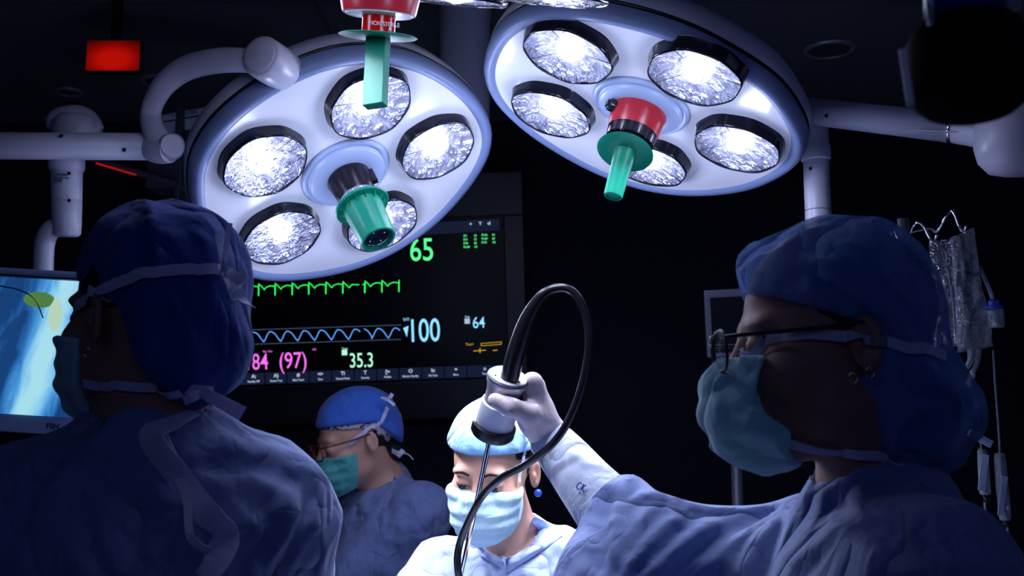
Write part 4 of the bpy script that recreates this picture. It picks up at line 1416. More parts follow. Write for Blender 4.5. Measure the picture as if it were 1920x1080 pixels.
class Person:
    def __init__(self, name, label, hc, hR, neck, tR, elbows, wrists, hands, hscale=1.0, tscale=1.0, shoulder_drop=0.07, sw=0.165):
        self.sd, self.sw = shoulder_drop, sw
        self.hc, self.hR, self.neck, self.tR, self.hs, self.ts = np.array(hc), hR, np.array(neck), tR, hscale, tscale
        self.root = thing('person', (neck[0], neck[1], 0), label, 'person', 'surgical team')
        self.sh = [self.T((-sw, 0.0, -shoulder_drop)), self.T((sw, 0.0, -shoulder_drop))]
        self.el, self.wr = [np.array(q) for q in elbows], [np.array(q) for q in wrists]
        self.hf = [hand_sdf(h) for h in hands]
        self.hj = hands
        self.folds = []
        self.extra = []

    def T(self, q):
        return self.neck + self.tR @ (np.asarray(q, float) * self.ts)

    def H(self, q):
        return self.hc + self.hR @ (np.asarray(q, float) * self.hs)

    def headf(self, p):
        return head_local(((p - self.hc) @ self.hR) / self.hs) * self.hs

    def neckf(self, p):
        return sd_cap(p, self.H((0, -0.022, -0.05)), self.T((0, 0.0, -0.01)), 0.050 * self.hs, 0.058 * self.hs)

    def torso(self, p, inf=0.0):
        q = ((p - self.neck) @ self.tR) / self.ts
        a_, b_ = self.sw - 0.03, -self.sd - 0.008
        d = sd_cap(q, (-a_, 0, b_), (a_, 0, b_), 0.058, 0.058)
        d = smin(d, sd_ell(q, (0, 0.015, -0.20), (0.165, 0.115, 0.20)), 0.05)
        d = smin(d, sd_ell(q, (0, 0.01, -0.42), (0.15, 0.11, 0.20)), 0.05)
        d = smin(d, sd_cap(q, (0, -0.01, 0.0), (-0.12, -0.01, b_ + 0.012), 0.045, 0.045), 0.03)
        d = smin(d, sd_cap(q, (0, -0.01, 0.0), (0.12, -0.01, b_ + 0.012), 0.045, 0.045), 0.03)
        return d * self.ts - inf

    def lower(self, p):
        """pelvis, legs and shoes in a frame standing upright under the torso"""
        hip = self.T((0, 0, -0.56))
        fw = norm([self.tR[0, 1], self.tR[1, 1], 0]); rt = norm([self.tR[0, 0], self.tR[1, 0], 0])
        up = np.array([0, 0, 1.0])
        d = sd_ell(p, hip, (0.16, 0.13, 0.13), np.column_stack([rt, fw, up]))
        for s_ in (-1, 1):
            a = hip + rt * 0.09 * s_
            kn = np.array([a[0], a[1], 0.48]) + fw * 0.02
            an = np.array([a[0], a[1], 0.09]) - fw * 0.01
            d = smin(d, sd_cap(p, a, kn, 0.082, 0.055), 0.03)
            d = smin(d, sd_cap(p, kn, an, 0.055, 0.038), 0.02)
            d = smin(d, sd_cap(p, an + (0, 0, -0.045), an + fw * 0.14 + (0, 0, -0.055), 0.038, 0.032), 0.02)
        return smax(d, 0.003 - p[:, 2], 0.004)

    def arms(self, p, r=(0.050, 0.040, 0.027), inf=0.0):
        d = None
        for i in (0, 1):
            e = smin(sd_cap(p, self.sh[i], self.el[i], r[0], r[1]), sd_cap(p, self.el[i], self.wr[i], r[1], r[2]), 0.02)
            d = e if d is None else np.minimum(d, e)
        return d - inf

    def body(self, p, hands=0.0):
        d = smin(self.headf(p), self.neckf(p), 0.02)
        d = smin(d, self.torso(p), 0.025)
        d = smin(d, self.lower(p), 0.03)
        d = smin(d, self.arms(p), 0.02)
        for h in self.hf:
            d = smin(d, h(p) + hands, 0.008)
        return d

    def gown(self, p):
        q = ((p - self.neck) @ self.tR) / self.ts
        d = self.torso(p, 0.016)
        ar = None
        for i in (0, 1):
            e = smin(sd_cap(p, self.sh[i], self.el[i], self.gr[0], self.gr[1]), sd_cap(p, self.el[i], self.wr[i], self.gr[2], 0.036), 0.03)
            ar = e if ar is None else np.minimum(ar, e)
        d = smin(d, ar, 0.05)
        hip = self.T((0, 0, -0.45))
        fw = norm([self.tR[0, 1], self.tR[1, 1], 0]); rt = norm([self.tR[0, 0], self.tR[1, 0], 0])
        R = np.column_stack([rt, fw, [0, 0, 1.0]])
        z = p[:, 2]
        t = np.clip((hip[2] - z) / (hip[2] - 0.3), 0, 1)
        c_ = hip + (p - hip)
        l = (p - hip) @ R
        rad = 0.17 + 0.06 * t
        sk = (np.sqrt((l[:, 0] / 1.12) ** 2 + (l[:, 1] / 0.86) ** 2) - rad) * 0.85
        sk = sk + 0.008 * np.sin(np.arctan2(l[:, 1], l[:, 0]) * 9 + 2 * noise3(p, 3, 2)) * t
        sk = smax(sk, z - hip[2] - 0.1, 0.06)
        d = smin(d, sk, 0.08)
        for fnn, k_ in self.extra:
            d = smin(d, fnn(p), k_)
        near = np.abs(d) < 0.06
        if near.any():
            pn = p[near]
            dn = d[near]
            dn = dn - 0.004 * noise3(pn, 9, 11) * self.wr_amp - 0.003 * self.wr_amp * (1 - 2.0 * np.abs(np.sin(2.2 * noise3(pn * self.wr_dir, 7, 21)))) - 0.0019 * self.wr_amp * (1 - 2.0 * np.sqrt(np.abs(np.sin(1.7 * noise3(pn * self.wr_dir[::-1], 12, 33)))))
            for line, wd, h_ in self.folds:
                dd = sd_line(pn, line)
                dn = dn - h_ * np.exp(-(dd / wd) ** 2)
            d[near] = dn
        # ends: neckline, cuffs, hem
        d = smax(d, -(self.neckf(p) - 0.006), 0.004)
        d = smax(d, -(self.headf(p) - 0.006), 0.004)
        ncut = (q[:, 2] - self.ncut[0] - self.ncut[1] * q[:, 1]) * self.ts
        cyl = np.sqrt(q[:, 0] ** 2 + q[:, 1] ** 2)
        d = smax(d, np.minimum(ncut, (0.20 - cyl) * self.ts), 0.006)
        d = smax(d, 0.28 - z, 0.01)
        for i in (0, 1):
            ax = norm(self.wr[i] - self.el[i])
            s_ = (p - self.wr[i]) @ ax
            loc = np.sqrt(((p - self.wr[i]) ** 2).sum(1)) < self.cutr[i]
            cut = np.where(loc, s_ - self.cuff[i], -1.0)
            d = np.maximum(d, cut)
        return d

    wr_amp = 1.7
    wr_dir = np.array([1.0, 1.0, 0.45])
    ncut = (0.045, -0.25)
    cuff = (0.0, 0.0)
    cutr = (0.12, 0.12)
    gr = (0.074, 0.064, 0.060)
    skin = 'skin'
    gmat = 'gown'

    def build_body(self, fine=0.004):
        lo = np.minimum.reduce([self.hc - 0.16, self.neck - 0.42, *[w_ - 0.14 for w_ in self.wr], *[w_ - 0.08 for w_ in self.el]])
        hi = np.maximum.reduce([self.hc + 0.16, self.neck + 0.42, *[w_ + 0.14 for w_ in self.wr], *[w_ + 0.08 for w_ in self.el]])
        lo[2] = -0.01
        fl = np.array([self.hc[0] - 0.12, self.hc[1] - 0.13, self.hc[2] - 0.15]); fh = np.array([self.hc[0] + 0.12, self.hc[1] + 0.13, self.hc[2] + 0.13])
        vf = polygonise(lambda p: self.body(p, self.hand_shrink), lo, hi, fl, fh, fine, 0.011)
        self.body_obj = mk('body', relax(vf, 1), M[self.skin], self.root)
        return self.body_obj

    hand_shrink = 0.0

    def build_gown(self, fine=0.006, zlow=1.1, coarse=0.016):
        lo = np.minimum.reduce([self.neck - 0.45, *[w_ - 0.1 for w_ in self.wr], *[w_ - 0.14 for w_ in self.el]])
        hi = np.maximum.reduce([self.neck + 0.45, *[w_ + 0.1 for w_ in self.wr], *[w_ + 0.14 for w_ in self.el]])
        hi[2] = max(self.neck[2] + 0.12, self.wr[0][2] + 0.08, self.wr[1][2] + 0.08)
        lo[2] = 0.26
        fl = lo.copy(); fl[2] = zlow
        vf = polygonise(self.gown, lo, hi, fl, hi, fine, coarse)
        o = mk('gown', relax(vf, 1), M[self.gmat], self.root)
        self.gown_obj = o
        return o

    def fold(self, pts, wd=0.012, h=0.008):
        """a crease laid on the gown through picture points"""
        g = lambda p: self.gown(p)
        q = []
        for a in pts:
            x = hit(g, *a)
            if x is not None: q.append(x)
        return (np.array(q), wd, h) if len(q) > 1 else None

    def add_folds(self, lst):
        out = [self.fold(a, *b) for a, *b in lst]
        self.folds += [x for x in out if x]

    def part(self, name, fn, lo, hi, fine, m, it=1):
        """lo, hi in head coordinates"""
        cs = np.array([self.H((x, y, z)) for x in (lo[0], hi[0]) for y in (lo[1], hi[1]) for z in (lo[2], hi[2])])
        vf = polygonise(fn, cs.min(0) - 0.01, cs.max(0) + 0.01, None, None, fine, fine)
        return mk(name, relax(vf, it), M[m], self.root)

    def hl(self, p):
        return ((p - self.hc) @ self.hR) / self.hs

    def mask(self, m='mask', z0=-0.020, z1=-0.118, y0=0.028, bulge=1.0):
        def fn(p):
            q = self.hl(p)
            h = head_local(q)
            a = smin(h - 0.005, sd_ell(q, (0, 0.060, -0.066), (0.062 * bulge, 0.066 * bulge, 0.060)), 0.02)
            a = a - 0.0016 * np.sin(q[:, 2] * 240 + 25 * np.abs(q[:, 0])) * np.clip((q[:, 1] - 0.04) * 30, 0, 1)
            a = a - 0.0012 * noise3(q, 60, 5)
            top = q[:, 2] - z0 - 0.12 * (q[:, 1] - 0.10)
            back = (y0 - 0.15 * (q[:, 2] + 0.07)) - q[:, 1]
            bot = z1 - q[:, 2] - 0.30 * (q[:, 1] - 0.06)
            a = smax(a, top, 0.003); a = smax(a, back, 0.003); a = smax(a, bot, 0.003)
            return np.maximum(a, -(h + 0.002)) * self.hs
        return self.part('face_mask', fn, (-0.10, 0.0, -0.16), (0.10, 0.15, 0.01), 0.0028, m)


# ---------- woman in the net cap, right foreground
hcR = P(1560, 640, 1.12)
w1 = Person('person', 'woman in black glasses, net cap and teal mask, holding the camera up at right', hcR, frame(176, 4, 0), P(1640, 905, 1.14) , frame(172, 8, 0),
            [P(1620, 1260, 0.99), P(1190, 1028, 1.31)], [P(1330, 1330, 1.12), P(1040, 838, 1.475)],
            [simple_hand(P(1330, 1330, 1.12), camvec(-0.8, -0.3, 0.5), camvec(0, -1, 0)),
             dict(wrist=P(1034, 826, 1.475), palm=[P(1005, 775, 1.465)],
                  knuckles=[P(998, 716, 1.445), P(1005, 724, 1.468), P(1008, 742, 1.490), P(1006, 762, 1.507)],
                  fingers=[[P(998, 716, 1.445), P(990, 722, 1.492), P(962, 728, 1.505), P(938, 734, 1.500)],
                           [P(1005, 724, 1.468), P(996, 728, 1.502), P(966, 738, 1.512), P(938, 744, 1.500)],
                           [P(1008, 742, 1.490), P(996, 750, 1.518), P(966, 758, 1.518), P(938, 762, 1.502)],
                           [P(1006, 762, 1.507), P(994, 770, 1.525), P(966, 776, 1.520), P(944, 778, 1.507)]],
                  web=(P(998, 730, 1.447), P(1004, 785, 1.452), 0.013, 0.019),
                  thumb=[P(1012, 800, 1.455), P(992, 776, 1.425), P(958, 764, 1.405), P(929, 751, 1.408)])],
            hscale=1.02, tscale=1.05, sw=0.15, shoulder_drop=0.085)
w1.skin = 'skindark'
w1.hand_shrink = 0.0016
w1.ncut = (0.075, -0.42)
w1.cuff = (0.0, -0.19)
w1.cutr = (0.12, 0.168)
w1.gr = (0.064, 0.052, 0.050)
w1.wr_amp = 1.9
w1.extra = [(lambda p, a=P(1172, 968, 1.33): sd_ell(p, a, (0.042, 0.046, 0.052)), 0.025),
            (lambda p, a=P(1400, 1070, 1.24), b=P(1215, 1050, 1.30): sd_cap(p, a, b, 0.055, 0.050), 0.04),
            (lambda p, a=P(1230, 1080, 1.27), b=P(1180, 1130, 1.27): sd_cap(p, a, b, 0.08, 0.09), 0.03),
            (lambda p, a=P(1680, 1020, 1.15), b=P(1725, 1130, 1.15): sd_cap(p, a, b, 0.062, 0.075), 0.04)]
w1.add_folds([
    ([(1180, 900), (1160, 960), (1150, 1040)], 0.007, 0.010), ([(1210, 925), (1185, 945), (1165, 950)], 0.006, 0.007),
    ([(1130, 940), (1120, 1000), (1125, 1060)], 0.010, -0.008), ([(1240, 960), (1190, 1010), (1155, 1075)], 0.007, -0.010),
    ([(1265, 975), (1215, 1010), (1170, 1070)], 0.006, 0.007), ([(1290, 985), (1240, 1030), (1195, 1078)], 0.006, -0.008),
    ([(1330, 990), (1270, 1030), (1215, 1078)], 0.007, 0.008), ([(1440, 960), (1350, 1000), (1270, 1055)], 0.008, -0.012),
    ([(1430, 925), (1340, 985), (1270, 1010)], 0.010, 0.006), ([(1560, 920), (1470, 970), (1400, 1060)], 0.014, 0.008),
    ([(1560, 940), (1680, 1010), (1760, 1078)], 0.010, -0.010), ([(1700, 930), (1740, 1000), (1760, 1040)], 0.007, -0.006),
    ([(1620, 930), (1560, 1000), (1500, 1078)], 0.012, -0.008), ([(1500, 930), (1420, 990), (1330, 1060)], 0.006, 0.006)])
w1.build_body(0.0036)
w1.build_gown(0.0052, 1.15)

def netcap(p):
    q = w1.hl(p)
    a = sd_ell(q, (0, -0.010, 0.040), (0.088, 0.101, 0.092))
    a = smin(a, sd_ell(q, (0, -0.076, -0.080), (0.074, 0.062, 0.060)), 0.035)
    a = smin(a, sd_ell(q, (0, -0.052, -0.02), (0.084, 0.058, 0.070)), 0.03)
    a = smin(a, sd_ell(q, (0, 0.052, 0.076), (0.062, 0.036, 0.030)), 0.02)
    r = 1 - 2 * np.abs(np.sin(2.6 * noise3(q * np.array([1, 1, 0.8]), 17, 31)))
    a = a - 0.0045 * r - 0.003 * noise3(q, 26, 8) - 0.0035 * noise3(q, 48, 9) * np.clip((q[:, 1] - 0.02) * 25, 0, 1)
    for l_ in nlines:
        a = a - l_[2] * np.exp(-(sd_line(q, l_[0]) / l_[1]) ** 2)
    # front edge: from the forehead over the ear to the nape
    s_ = q[:, 1] * 0.93 - (q[:, 2] - 0.035) * 0.75 - 0.035
    edge = np.where(q[:, 2] > -0.02, s_, q[:, 1] + 0.030 - 0.5 * (-0.02 - q[:, 2]))
    e1 = smax((q[:, 1] - 0.088), -(q[:, 2] - 0.030 - 0.42 * (q[:, 1] - 0.0)), 0.01)
    # keep points that are above the brow line in front, behind the ear at the side
    side_ = smin(-(q[:, 2] - (0.024 + 0.45 * (q[:, 1] - 0.02))), q[:, 1] + 0.022 + 0.42 * (q[:, 2] + 0.01), 0.02)
    a = smax(a, side_, 0.006)
    return np.maximum(a, -(head_local(q) + 0.001)) * w1.hs

nlines = []
for (a, b, c_, hgt) in (((-.086, .05, .10), (-.088, -.01, .04), (-.085, -.05, -.01), .004), ((-.07, .02, .12), (-.09, -.03, .06), (-.088, -.07, .01), .0035),
                        ((-.09, -.03, -.02), (-.085, -.07, -.05), (-.07, -.11, -.08), .004), ((-.08, .03, .06), (-.085, .0, .03), (-.085, -.03, .0), -.004),
                        ((-.04, -.01, .132), (-.085, -.05, .06), (-.085, -.09, -.01), .003), ((-.085, -.04, -.04), (-.08, -.06, -.09), (-.06, -.09, -.13), .0035)):
    nlines.append((np.array([a, b, c_]), 0.006, hgt))
capR = w1.part('net_cap', netcap, (-0.12, -0.18, -0.18), (0.12, 0.12, 0.15), 0.0034, 'capnet')
def hairR(p):
    q = w1.hl(p)
    a = sd_ell(q, (0, -0.014, 0.034), (0.079, 0.090, 0.084))
    a = smin(a, sd_ell(q, (0, -0.070, -0.076), (0.058, 0.048, 0.046)), 0.03)
    cut = smin(-(q[:, 2] - (0.005 + 0.5 * (q[:, 1] - 0.0))), q[:, 1] + 0.018 + 0.3 * (q[:, 2] + 0.01), 0.01)
    return smax(a, cut, 0.006) * w1.hs
w1.part('hair', hairR, (-0.1, -0.16, -0.17), (0.1, 0.1, 0.13), 0.005, 'hair')
def maskR(p):
    q = w1.hl(p)
    h = head_local(q)
    a = smin(h - 0.005, sd_ell(q, (0, 0.070, -0.066), (0.056, 0.070, 0.058)), 0.02)
    a = a - 0.0035 * np.abs(np.sin((q[:, 2] + 0.45 * (q[:, 1] - 0.03) * np.sign(q[:, 2] + 0.065)) * 95)) * np.clip((q[:, 1] - 0.035) * 18, 0, 1)
    a = a - 0.0032 * (1 - 2 * np.abs(np.sin(1.8 * noise3(q, 26, 15)))) - 0.001 * noise3(q, 60, 5)
    a = smax(a, q[:, 2] + 0.010 - 0.10 * (q[:, 1] - 0.10), 0.003)
    cut = np.interp(q[:, 2], [-0.14, -0.120, -0.088, -0.060, -0.035, -0.005], [0.062, 0.064, 0.060, 0.094, 0.088, 0.074])
    ss = np.clip((np.abs(q[:, 0]) - 0.012) / 0.022, 0, 1)
    a = smax(a, (cut * ss + 0.045 * (1 - ss)) - q[:, 1], 0.004)
    a = smax(a, -0.130 - q[:, 2] - 0.45 * (q[:, 1] - 0.06), 0.003)
    return np.maximum(a, -(h + 0.002)) * w1.hs
w1.part('face_mask', maskR, (-0.10, 0.0, -0.17), (0.10, 0.16, 0.01), 0.0026, 'mask')
hfR = lambda p: np.minimum(w1.headf(p), np.minimum(netcap(p), w1.neckf(p)))
hm = lambda pts, d0=0.8: [x for x in (hit(hfR, a, b, d0) for a, b in pts) if x is not None]
mk('upper_tie', ribbon(hm([(1398, 658), (1440, 640), (1490, 630), (1530, 626), (1600, 634), (1680, 646), (1740, 660), (1766, 668)]), hfR, 0.0105, 0.005, thick=0.0015), M['tie'], w1.root)
mk('lower_tie', ribbon(hm([(1425, 800), (1470, 822), (1530, 838), (1590, 846), (1640, 852), (1690, 866)]), hfR, 0.010, 0.005, thick=0.0015), M['tie'], w1.root)
kn = P(1772, 676, 1.10)
mk('tie_knot', join(band([kn, P(1782, 662, 1.09), P(1798, 690, 1.09), P(1780, 706, 1.09), P(1766, 690, 1.10), kn], camvec(.3, .2, 1), 0.016), band([kn, P(1764, 700, 1.09), P(1766, 722, 1.09)], camvec(1, 0, .3), 0.008)), M['tie'], w1.root)
# glasses
gl = thing('eyeglasses', w1.H((0, 0.1, 0)), 'black framed glasses worn by the woman in the net cap', 'glasses')
def rimpts(s_, cx=0.033, w_=0.026, h_=0.020, y=0.118, zc=-0.004, n_=24):
    a = np.linspace(0, 2 * math.pi, n_, endpoint=False)
    k_ = (np.abs(np.cos(a)) ** 3 + np.abs(np.sin(a)) ** 3) ** (-1 / 3)
    return [(s_ * (cx + w_ * k_[i] * math.cos(a[i])), y - 0.35 * abs(abs(cx + w_ * k_[i] * math.cos(a[i])) - 0.0) * 0.35, zc + h_ * k_[i] * math.sin(a[i])) for i in range(n_)]
def glasses(per, root, m, r=0.0017, y=0.118, zc=-0.004, **kw):
    for s_ in (-1, 1):
        q = [per.H(x) for x in rimpts(s_, y=y, zc=zc, **kw)]
        mk('rim', tube(q + [q[0], q[1]], r, 10, 2), m, root)
        mk('lens', (np.array([np.mean(q, axis=0)] + q), [(0, i + 1, (i + 1) % len(q) + 1) for i in range(len(q))]), M['lens'], root)
        yo = y - 0.35 * 0.35 * 0.06
        mk('temple', tube([per.H((s_ * 0.060, yo, zc + 0.012)), per.H((s_ * 0.072, 0.09, zc + 0.012)), per.H((s_ * 0.079, 0.03, zc + 0.012)), per.H((s_ * 0.082, -0.012, zc + 0.014)), per.H((s_ * 0.082, -0.03, zc - 0.004))], 0.0022, 10, flat=1.0), m, root)
    mk('bridge', tube([per.H((-0.008, y, zc + 0.006)), per.H((0, y + 0.002, zc + 0.009)), per.H((0.008, y, zc + 0.006))], r, 8), m, root)
glasses(w1, gl, M['frame'], 0.0016, y=0.123)
for (px, py, d_) in ((1521, 745, 1.03), (1531, 735, 1.03)):
    er = w1.H((-0.084, 0.004, -0.038) if px == 1521 else (-0.084, -0.012, -0.034))
    e_ = mk('earring', tube([er + camvec(0.0042 * math.cos(a), 0.005 * math.sin(a) - 0.004, -0.003) for a in np.linspace(0, 6.28, 14)], 0.0009, 8, 2), M['gold'], None)
    finish(e_, 'small hoop earring in the ear of the woman wearing glasses', 'earring', 'hoop earrings of the woman in the net cap')
# gown collar and pale cuff
cu_el, cu_wr = P(1190, 1024, 1.31), P(1031, 823, 1.472)
def cufff(p):
    d = sd_cap(p, cu_wr, cu_el, 0.029, 0.050)
    d = d - 0.0022 * noise3(p, 22, 3) - 0.0025 * np.exp(-(sd_line(p, cufold) / 0.006) ** 2) * 2
    s_ = (p - cu_wr) @ norm(cu_wr - cu_el)
    return smax(d, s_ - 0.006, 0.004)
cufold = np.array([hit(lambda p: sd_cap(p, cu_wr, cu_el, 0.029, 0.050), *q) for q in ((1075, 850), (1095, 870), (1140, 880))])
cv = polygonise(cufff, np.minimum(cu_wr, cu_el) - 0.09, np.maximum(cu_wr, cu_el) + 0.09, None, None, 0.004, 0.004)
cuff = mk('sleeve_cuff', relax(cv, 1), M['cuff'], w1.root)
ck = [hit(cufff, a, b) for a, b in ((1082, 918), (1100, 926))]
if ck[0] is not None and ck[1] is not None:
    nn = grad(cufff, ck[0]); xx = norm(ck[1] - ck[0]); xx = norm(xx - nn * (xx @ nn))
    mk('inked_mark', text_obj('x', 'CK', None, ck[0] + nn * 0.0035, np.column_stack([xx, np.cross(nn, xx), nn]), 0.0145, None, sx=0.75, space=1.25), M['blueink'], cuff, smooth=False)
# glove
gj = w1.hf[1]
def glovef(p):
    d = smin(gj(p), sd_cap(p, P(1034, 826, 1.475), P(1052, 850, 1.47), 0.027, 0.0315), 0.01)
    return smax(d, (p - P(1050, 848, 1.47)) @ norm(P(1052, 850, 1.47) - P(1030, 822, 1.475)), 0.003) - 0.0005
gv = polygonise(glovef, P(990, 770, 1.47) - 0.11, P(990, 770, 1.47) + 0.11, None, None, 0.0022, 0.0022)
mk('glove', relax(gv, 2), M['glove'], w1.root)

# ---------- man at left, seen from behind
hcL = P(285, 592, 1.22)
w2 = Person('person', 'man in royal blue cap and tied mask seen from behind at left', hcL, frame(146, 0, 0), P(282, 818, 1.21), frame(108, 6, 0),
            [P(-90, 1180, 1.15), P(500, 1220, 1.30)], [P(60, 1300, 1.42), P(500, 1290, 1.55)],
            [simple_hand(P(60, 1300, 1.42), camvec(0.4, -0.1, 1), camvec(0, -1, 0), -1), simple_hand(P(500, 1290, 1.55), camvec(-0.2, 0, 1), camvec(0, -1, 0), 1)],
            hscale=1.03, tscale=1.04, sw=0.140, shoulder_drop=0.095)
w2.skin = 'skindark'
w2.ncut = (0.060, -0.05)
w2.extra = [(lambda p, a=P(440, 960, 1.30), b=P(500, 1130, 1.30): sd_cap(p, a, b, 0.055, 0.060), 0.05),
            (lambda p, a=P(60, 940, 1.22), b=P(-40, 1120, 1.2): sd_cap(p, a, b, 0.06, 0.08), 0.05)]
w2.add_folds([
    ([(300, 790), (350, 860), (420, 930), (480, 1000)], 0.010, 0.010), ([(230, 840), (300, 920), (380, 1040)], 0.012, 0.009),
    ([(340, 840), (440, 830), (560, 860), (600, 900)], 0.014, 0.009), ([(360, 880), (460, 870), (560, 900)], 0.012, -0.010),
    ([(600, 920), (590, 980), (600, 1078)], 0.007, 0.007), ([(580, 930), (560, 1000), (530, 1060)], 0.007, -0.008),
    ([(560, 960), (520, 1030), (470, 1078)], 0.006, 0.006), ([(470, 990), (430, 1040), (400, 1078)], 0.008, 0.008),
    ([(200, 820), (120, 830), (40, 880)], 0.012, 0.006), ([(540, 890), (500, 960), (490, 1060)], 0.006, -0.006),
    ([(400, 780), (430, 800), (470, 840)], 0.008, -0.006), ([(180, 800), (100, 850), (60, 950)], 0.014, -0.006)])
w2.build_body(0.0042)
w2.build_gown(0.0058, 1.15)

def capL(p):
    q = w2.hl(p)
    a = sd_ell(q, (0, -0.016, 0.036), (0.085, 0.104, 0.094))
    a = smin(a, sd_ell(q, (0.002, -0.064, -0.040), (0.066, 0.056, 0.062)), 0.035)
    r = 1 - 2 * np.abs(np.sin(2.4 * noise3(q * np.array([1, 1, 0.5]), 15, 77)))
    a = a - 0.0042 * r - 0.0025 * noise3(q, 24, 18)
    for l_ in cl_:
        a = a - l_[2] * np.exp(-(sd_line(q, l_[0]) / l_[1]) ** 2)
    side_ = smin(-(q[:, 2] - (0.030 + 0.20 * (q[:, 1] - 0.02))), q[:, 1] + 0.032 - 0.30 * np.minimum(q[:, 2] - 0.03, 0) * 1.0, 0.03)
    side_ = smin(side_, -(q[:, 2] - (0.028 + 0.2 * q[:, 1])) , 0.01)
    a = smax(a, side_, 0.005)
    return np.maximum(a, -(head_local(q) + 0.001)) * w2.hs
cl_ = [(np.array([(-.04, .04, .125), (-.01, -.03, .13), (.01, -.09, .09), (.02, -.12, .02)]), 0.005, 0.004),
       (np.array([(-.06, -.06, .07), (-.05, -.10, .0), (-.02, -.13, -.06)]), 0.006, 0.004),
       (np.array([(-.03, -.09, .08), (-.03, -.125, .0), (-.01, -.14, -.08)]), 0.006, -0.004)]
w2.part('scrub_cap', capL, (-0.12, -0.17, -0.16), (0.12, 0.13, 0.15), 0.0036, 'capdark')
def hairL(p):
    q = w2.hl(p)
    a = sd_ell(q, (0, -0.018, 0.030), (0.081, 0.096, 0.080))
    cut = smin(-(q[:, 2] + 0.0), q[:, 1] + 0.045, 0.01)
    return smax(smax(a, cut, 0.005), -0.06 - q[:, 2], 0.01) * w2.hs
w2.part('hair', hairL, (-0.1, -0.13, -0.1), (0.1, 0.1, 0.13), 0.005, 'hair')
w2.mask('mask', y0=0.038)
hfL = lambda p: np.minimum(w2.headf(p), np.minimum(capL(p), w2.neckf(p)))
hm2 = lambda pts: [x for x in (hit(hfL, a, b) for a, b in pts) if x is not None]
mk('upper_tie', ribbon(hm2([(122, 592), (150, 575), (190, 548), (240, 524), (300, 509), (360, 505), (412, 508)]), hfL, 0.0115, 0.005, thick=0.0015), M['tie'], w2.root)
mk('lower_tie', ribbon(hm2([(165, 716), (220, 722), (280, 726), (340, 730)]), hfL, 0.010, 0.006, thick=0.0015), M['tie'], w2.root)
k0 = P(420, 507, 1.14)
mk('tie_bow', join(band([k0, P(415, 470, 1.13), P(410, 437, 1.13)], camvec(1, 0, .3), [0.006, 0.009]), band([k0, P(425, 460, 1.12), P(431, 418, 1.12)], camvec(1, .1, .3), [0.006, 0.006]),
                   band([k0, P(440, 518, 1.12), P(452, 530, 1.12), P(440, 540, 1.125), k0], camvec(.6, .8, .3), 0.012),
                   band([k0, P(436, 535, 1.13), P(452, 562, 1.13), P(466, 572, 1.12)], camvec(.8, -.4, .3), [0.012, 0.020])), M['tie'], w2.root)
k1 = P(380, 735, 1.13)
mk('nape_knot', join(band([P(340, 728, 1.14), k1, P(396, 740, 1.13)], camvec(0, 1, 0), [0.010, 0.018]), band([k1, P(360, 745, 1.12), P(345, 752, 1.12)], camvec(0, 1, .2), 0.010),
                     band([k1, P(410, 752, 1.12), P(440, 768, 1.11), P(455, 776, 1.11)], camvec(0, 1, .2), [0.012, 0.016])), M['tie'], w2.root)
gfn = w2.gown
def gh(a, b, off=0.0):
    x = hit(gfn, a, b)
    if x is None: x = P(a, b, 1.15)
    return x - FWD * off
mk('back_tie', band([gh(372, 770, .014), gh(330, 790, .016), gh(290, 815, .012), gh(330, 880, .010), gh(390, 960, .010), gh(425, 1000, .010), gh(415, 1040, .012), gh(390, 1078, .012)], camvec(1, -.2, 0), [0.015, 0.024, 0.028, 0.03, 0.03, 0.022]), M['tie'], w2.root)
mk('back_tie', band([gh(300, 815, .006), gh(330, 870, .006), gh(355, 930, .008), gh(362, 1000, .01), gh(395, 1030, .010)], camvec(1, -.2, 0), [0.02, 0.012, 0.008, 0.010]), M['tie'], w2.root)
e_ = mk('earring', tube([w2.H((-0.084, -0.008, -0.042)) + camvec(0.004 * math.cos(a), 0.005 * math.sin(a) - 0.004, -0.002) for a in np.linspace(0, 6.28, 12)], 0.0008, 8, 2), M['gold'], None)
finish(e_, 'tiny hoop earring in the ear of the man seen from behind', 'earring')

# ---------- woman in the centre, facing us under the lights
hcC = P(925, 878, 2.02)
w3p = Person('person', 'masked woman in pale blue cap looking down in the bright centre of the lights', hcC, frame(251, 17, -4), P(962, 1018, 2.07), frame(262, 8, 0),
             [P(742, 1190, 1.98), P(1180, 1180, 2.0)][::-1], [P(850, 1330, 1.7), P(1040, 1330, 1.7)][::-1],
             [simple_hand(P(1040, 1330, 1.7), camvec(-0.2, -0.2, -1), camvec(0, -1, 0), -1), simple_hand(P(850, 1330, 1.7), camvec(0.2, -0.2, -1), camvec(0, -1, 0), 1)],
             hscale=0.98, tscale=0.95, sw=0.15)
w3p.gmat = 'gownlight'
w3p.ncut = (0.055, -0.62)
w3p.add_folds([([(1000, 985), (960, 1020), (930, 1078)], 0.006, 0.006), ([(880, 1020), (800, 1040), (750, 1075)], 0.008, 0.006), ([(1060, 1010), (1020, 1050), (990, 1078)], 0.008, 0.007),
               ([(940, 1000), (930, 1030), (925, 1060)], 0.006, 0.006)])
w3p.build_body(0.0026)
w3p.build_gown(0.006, 1.1)
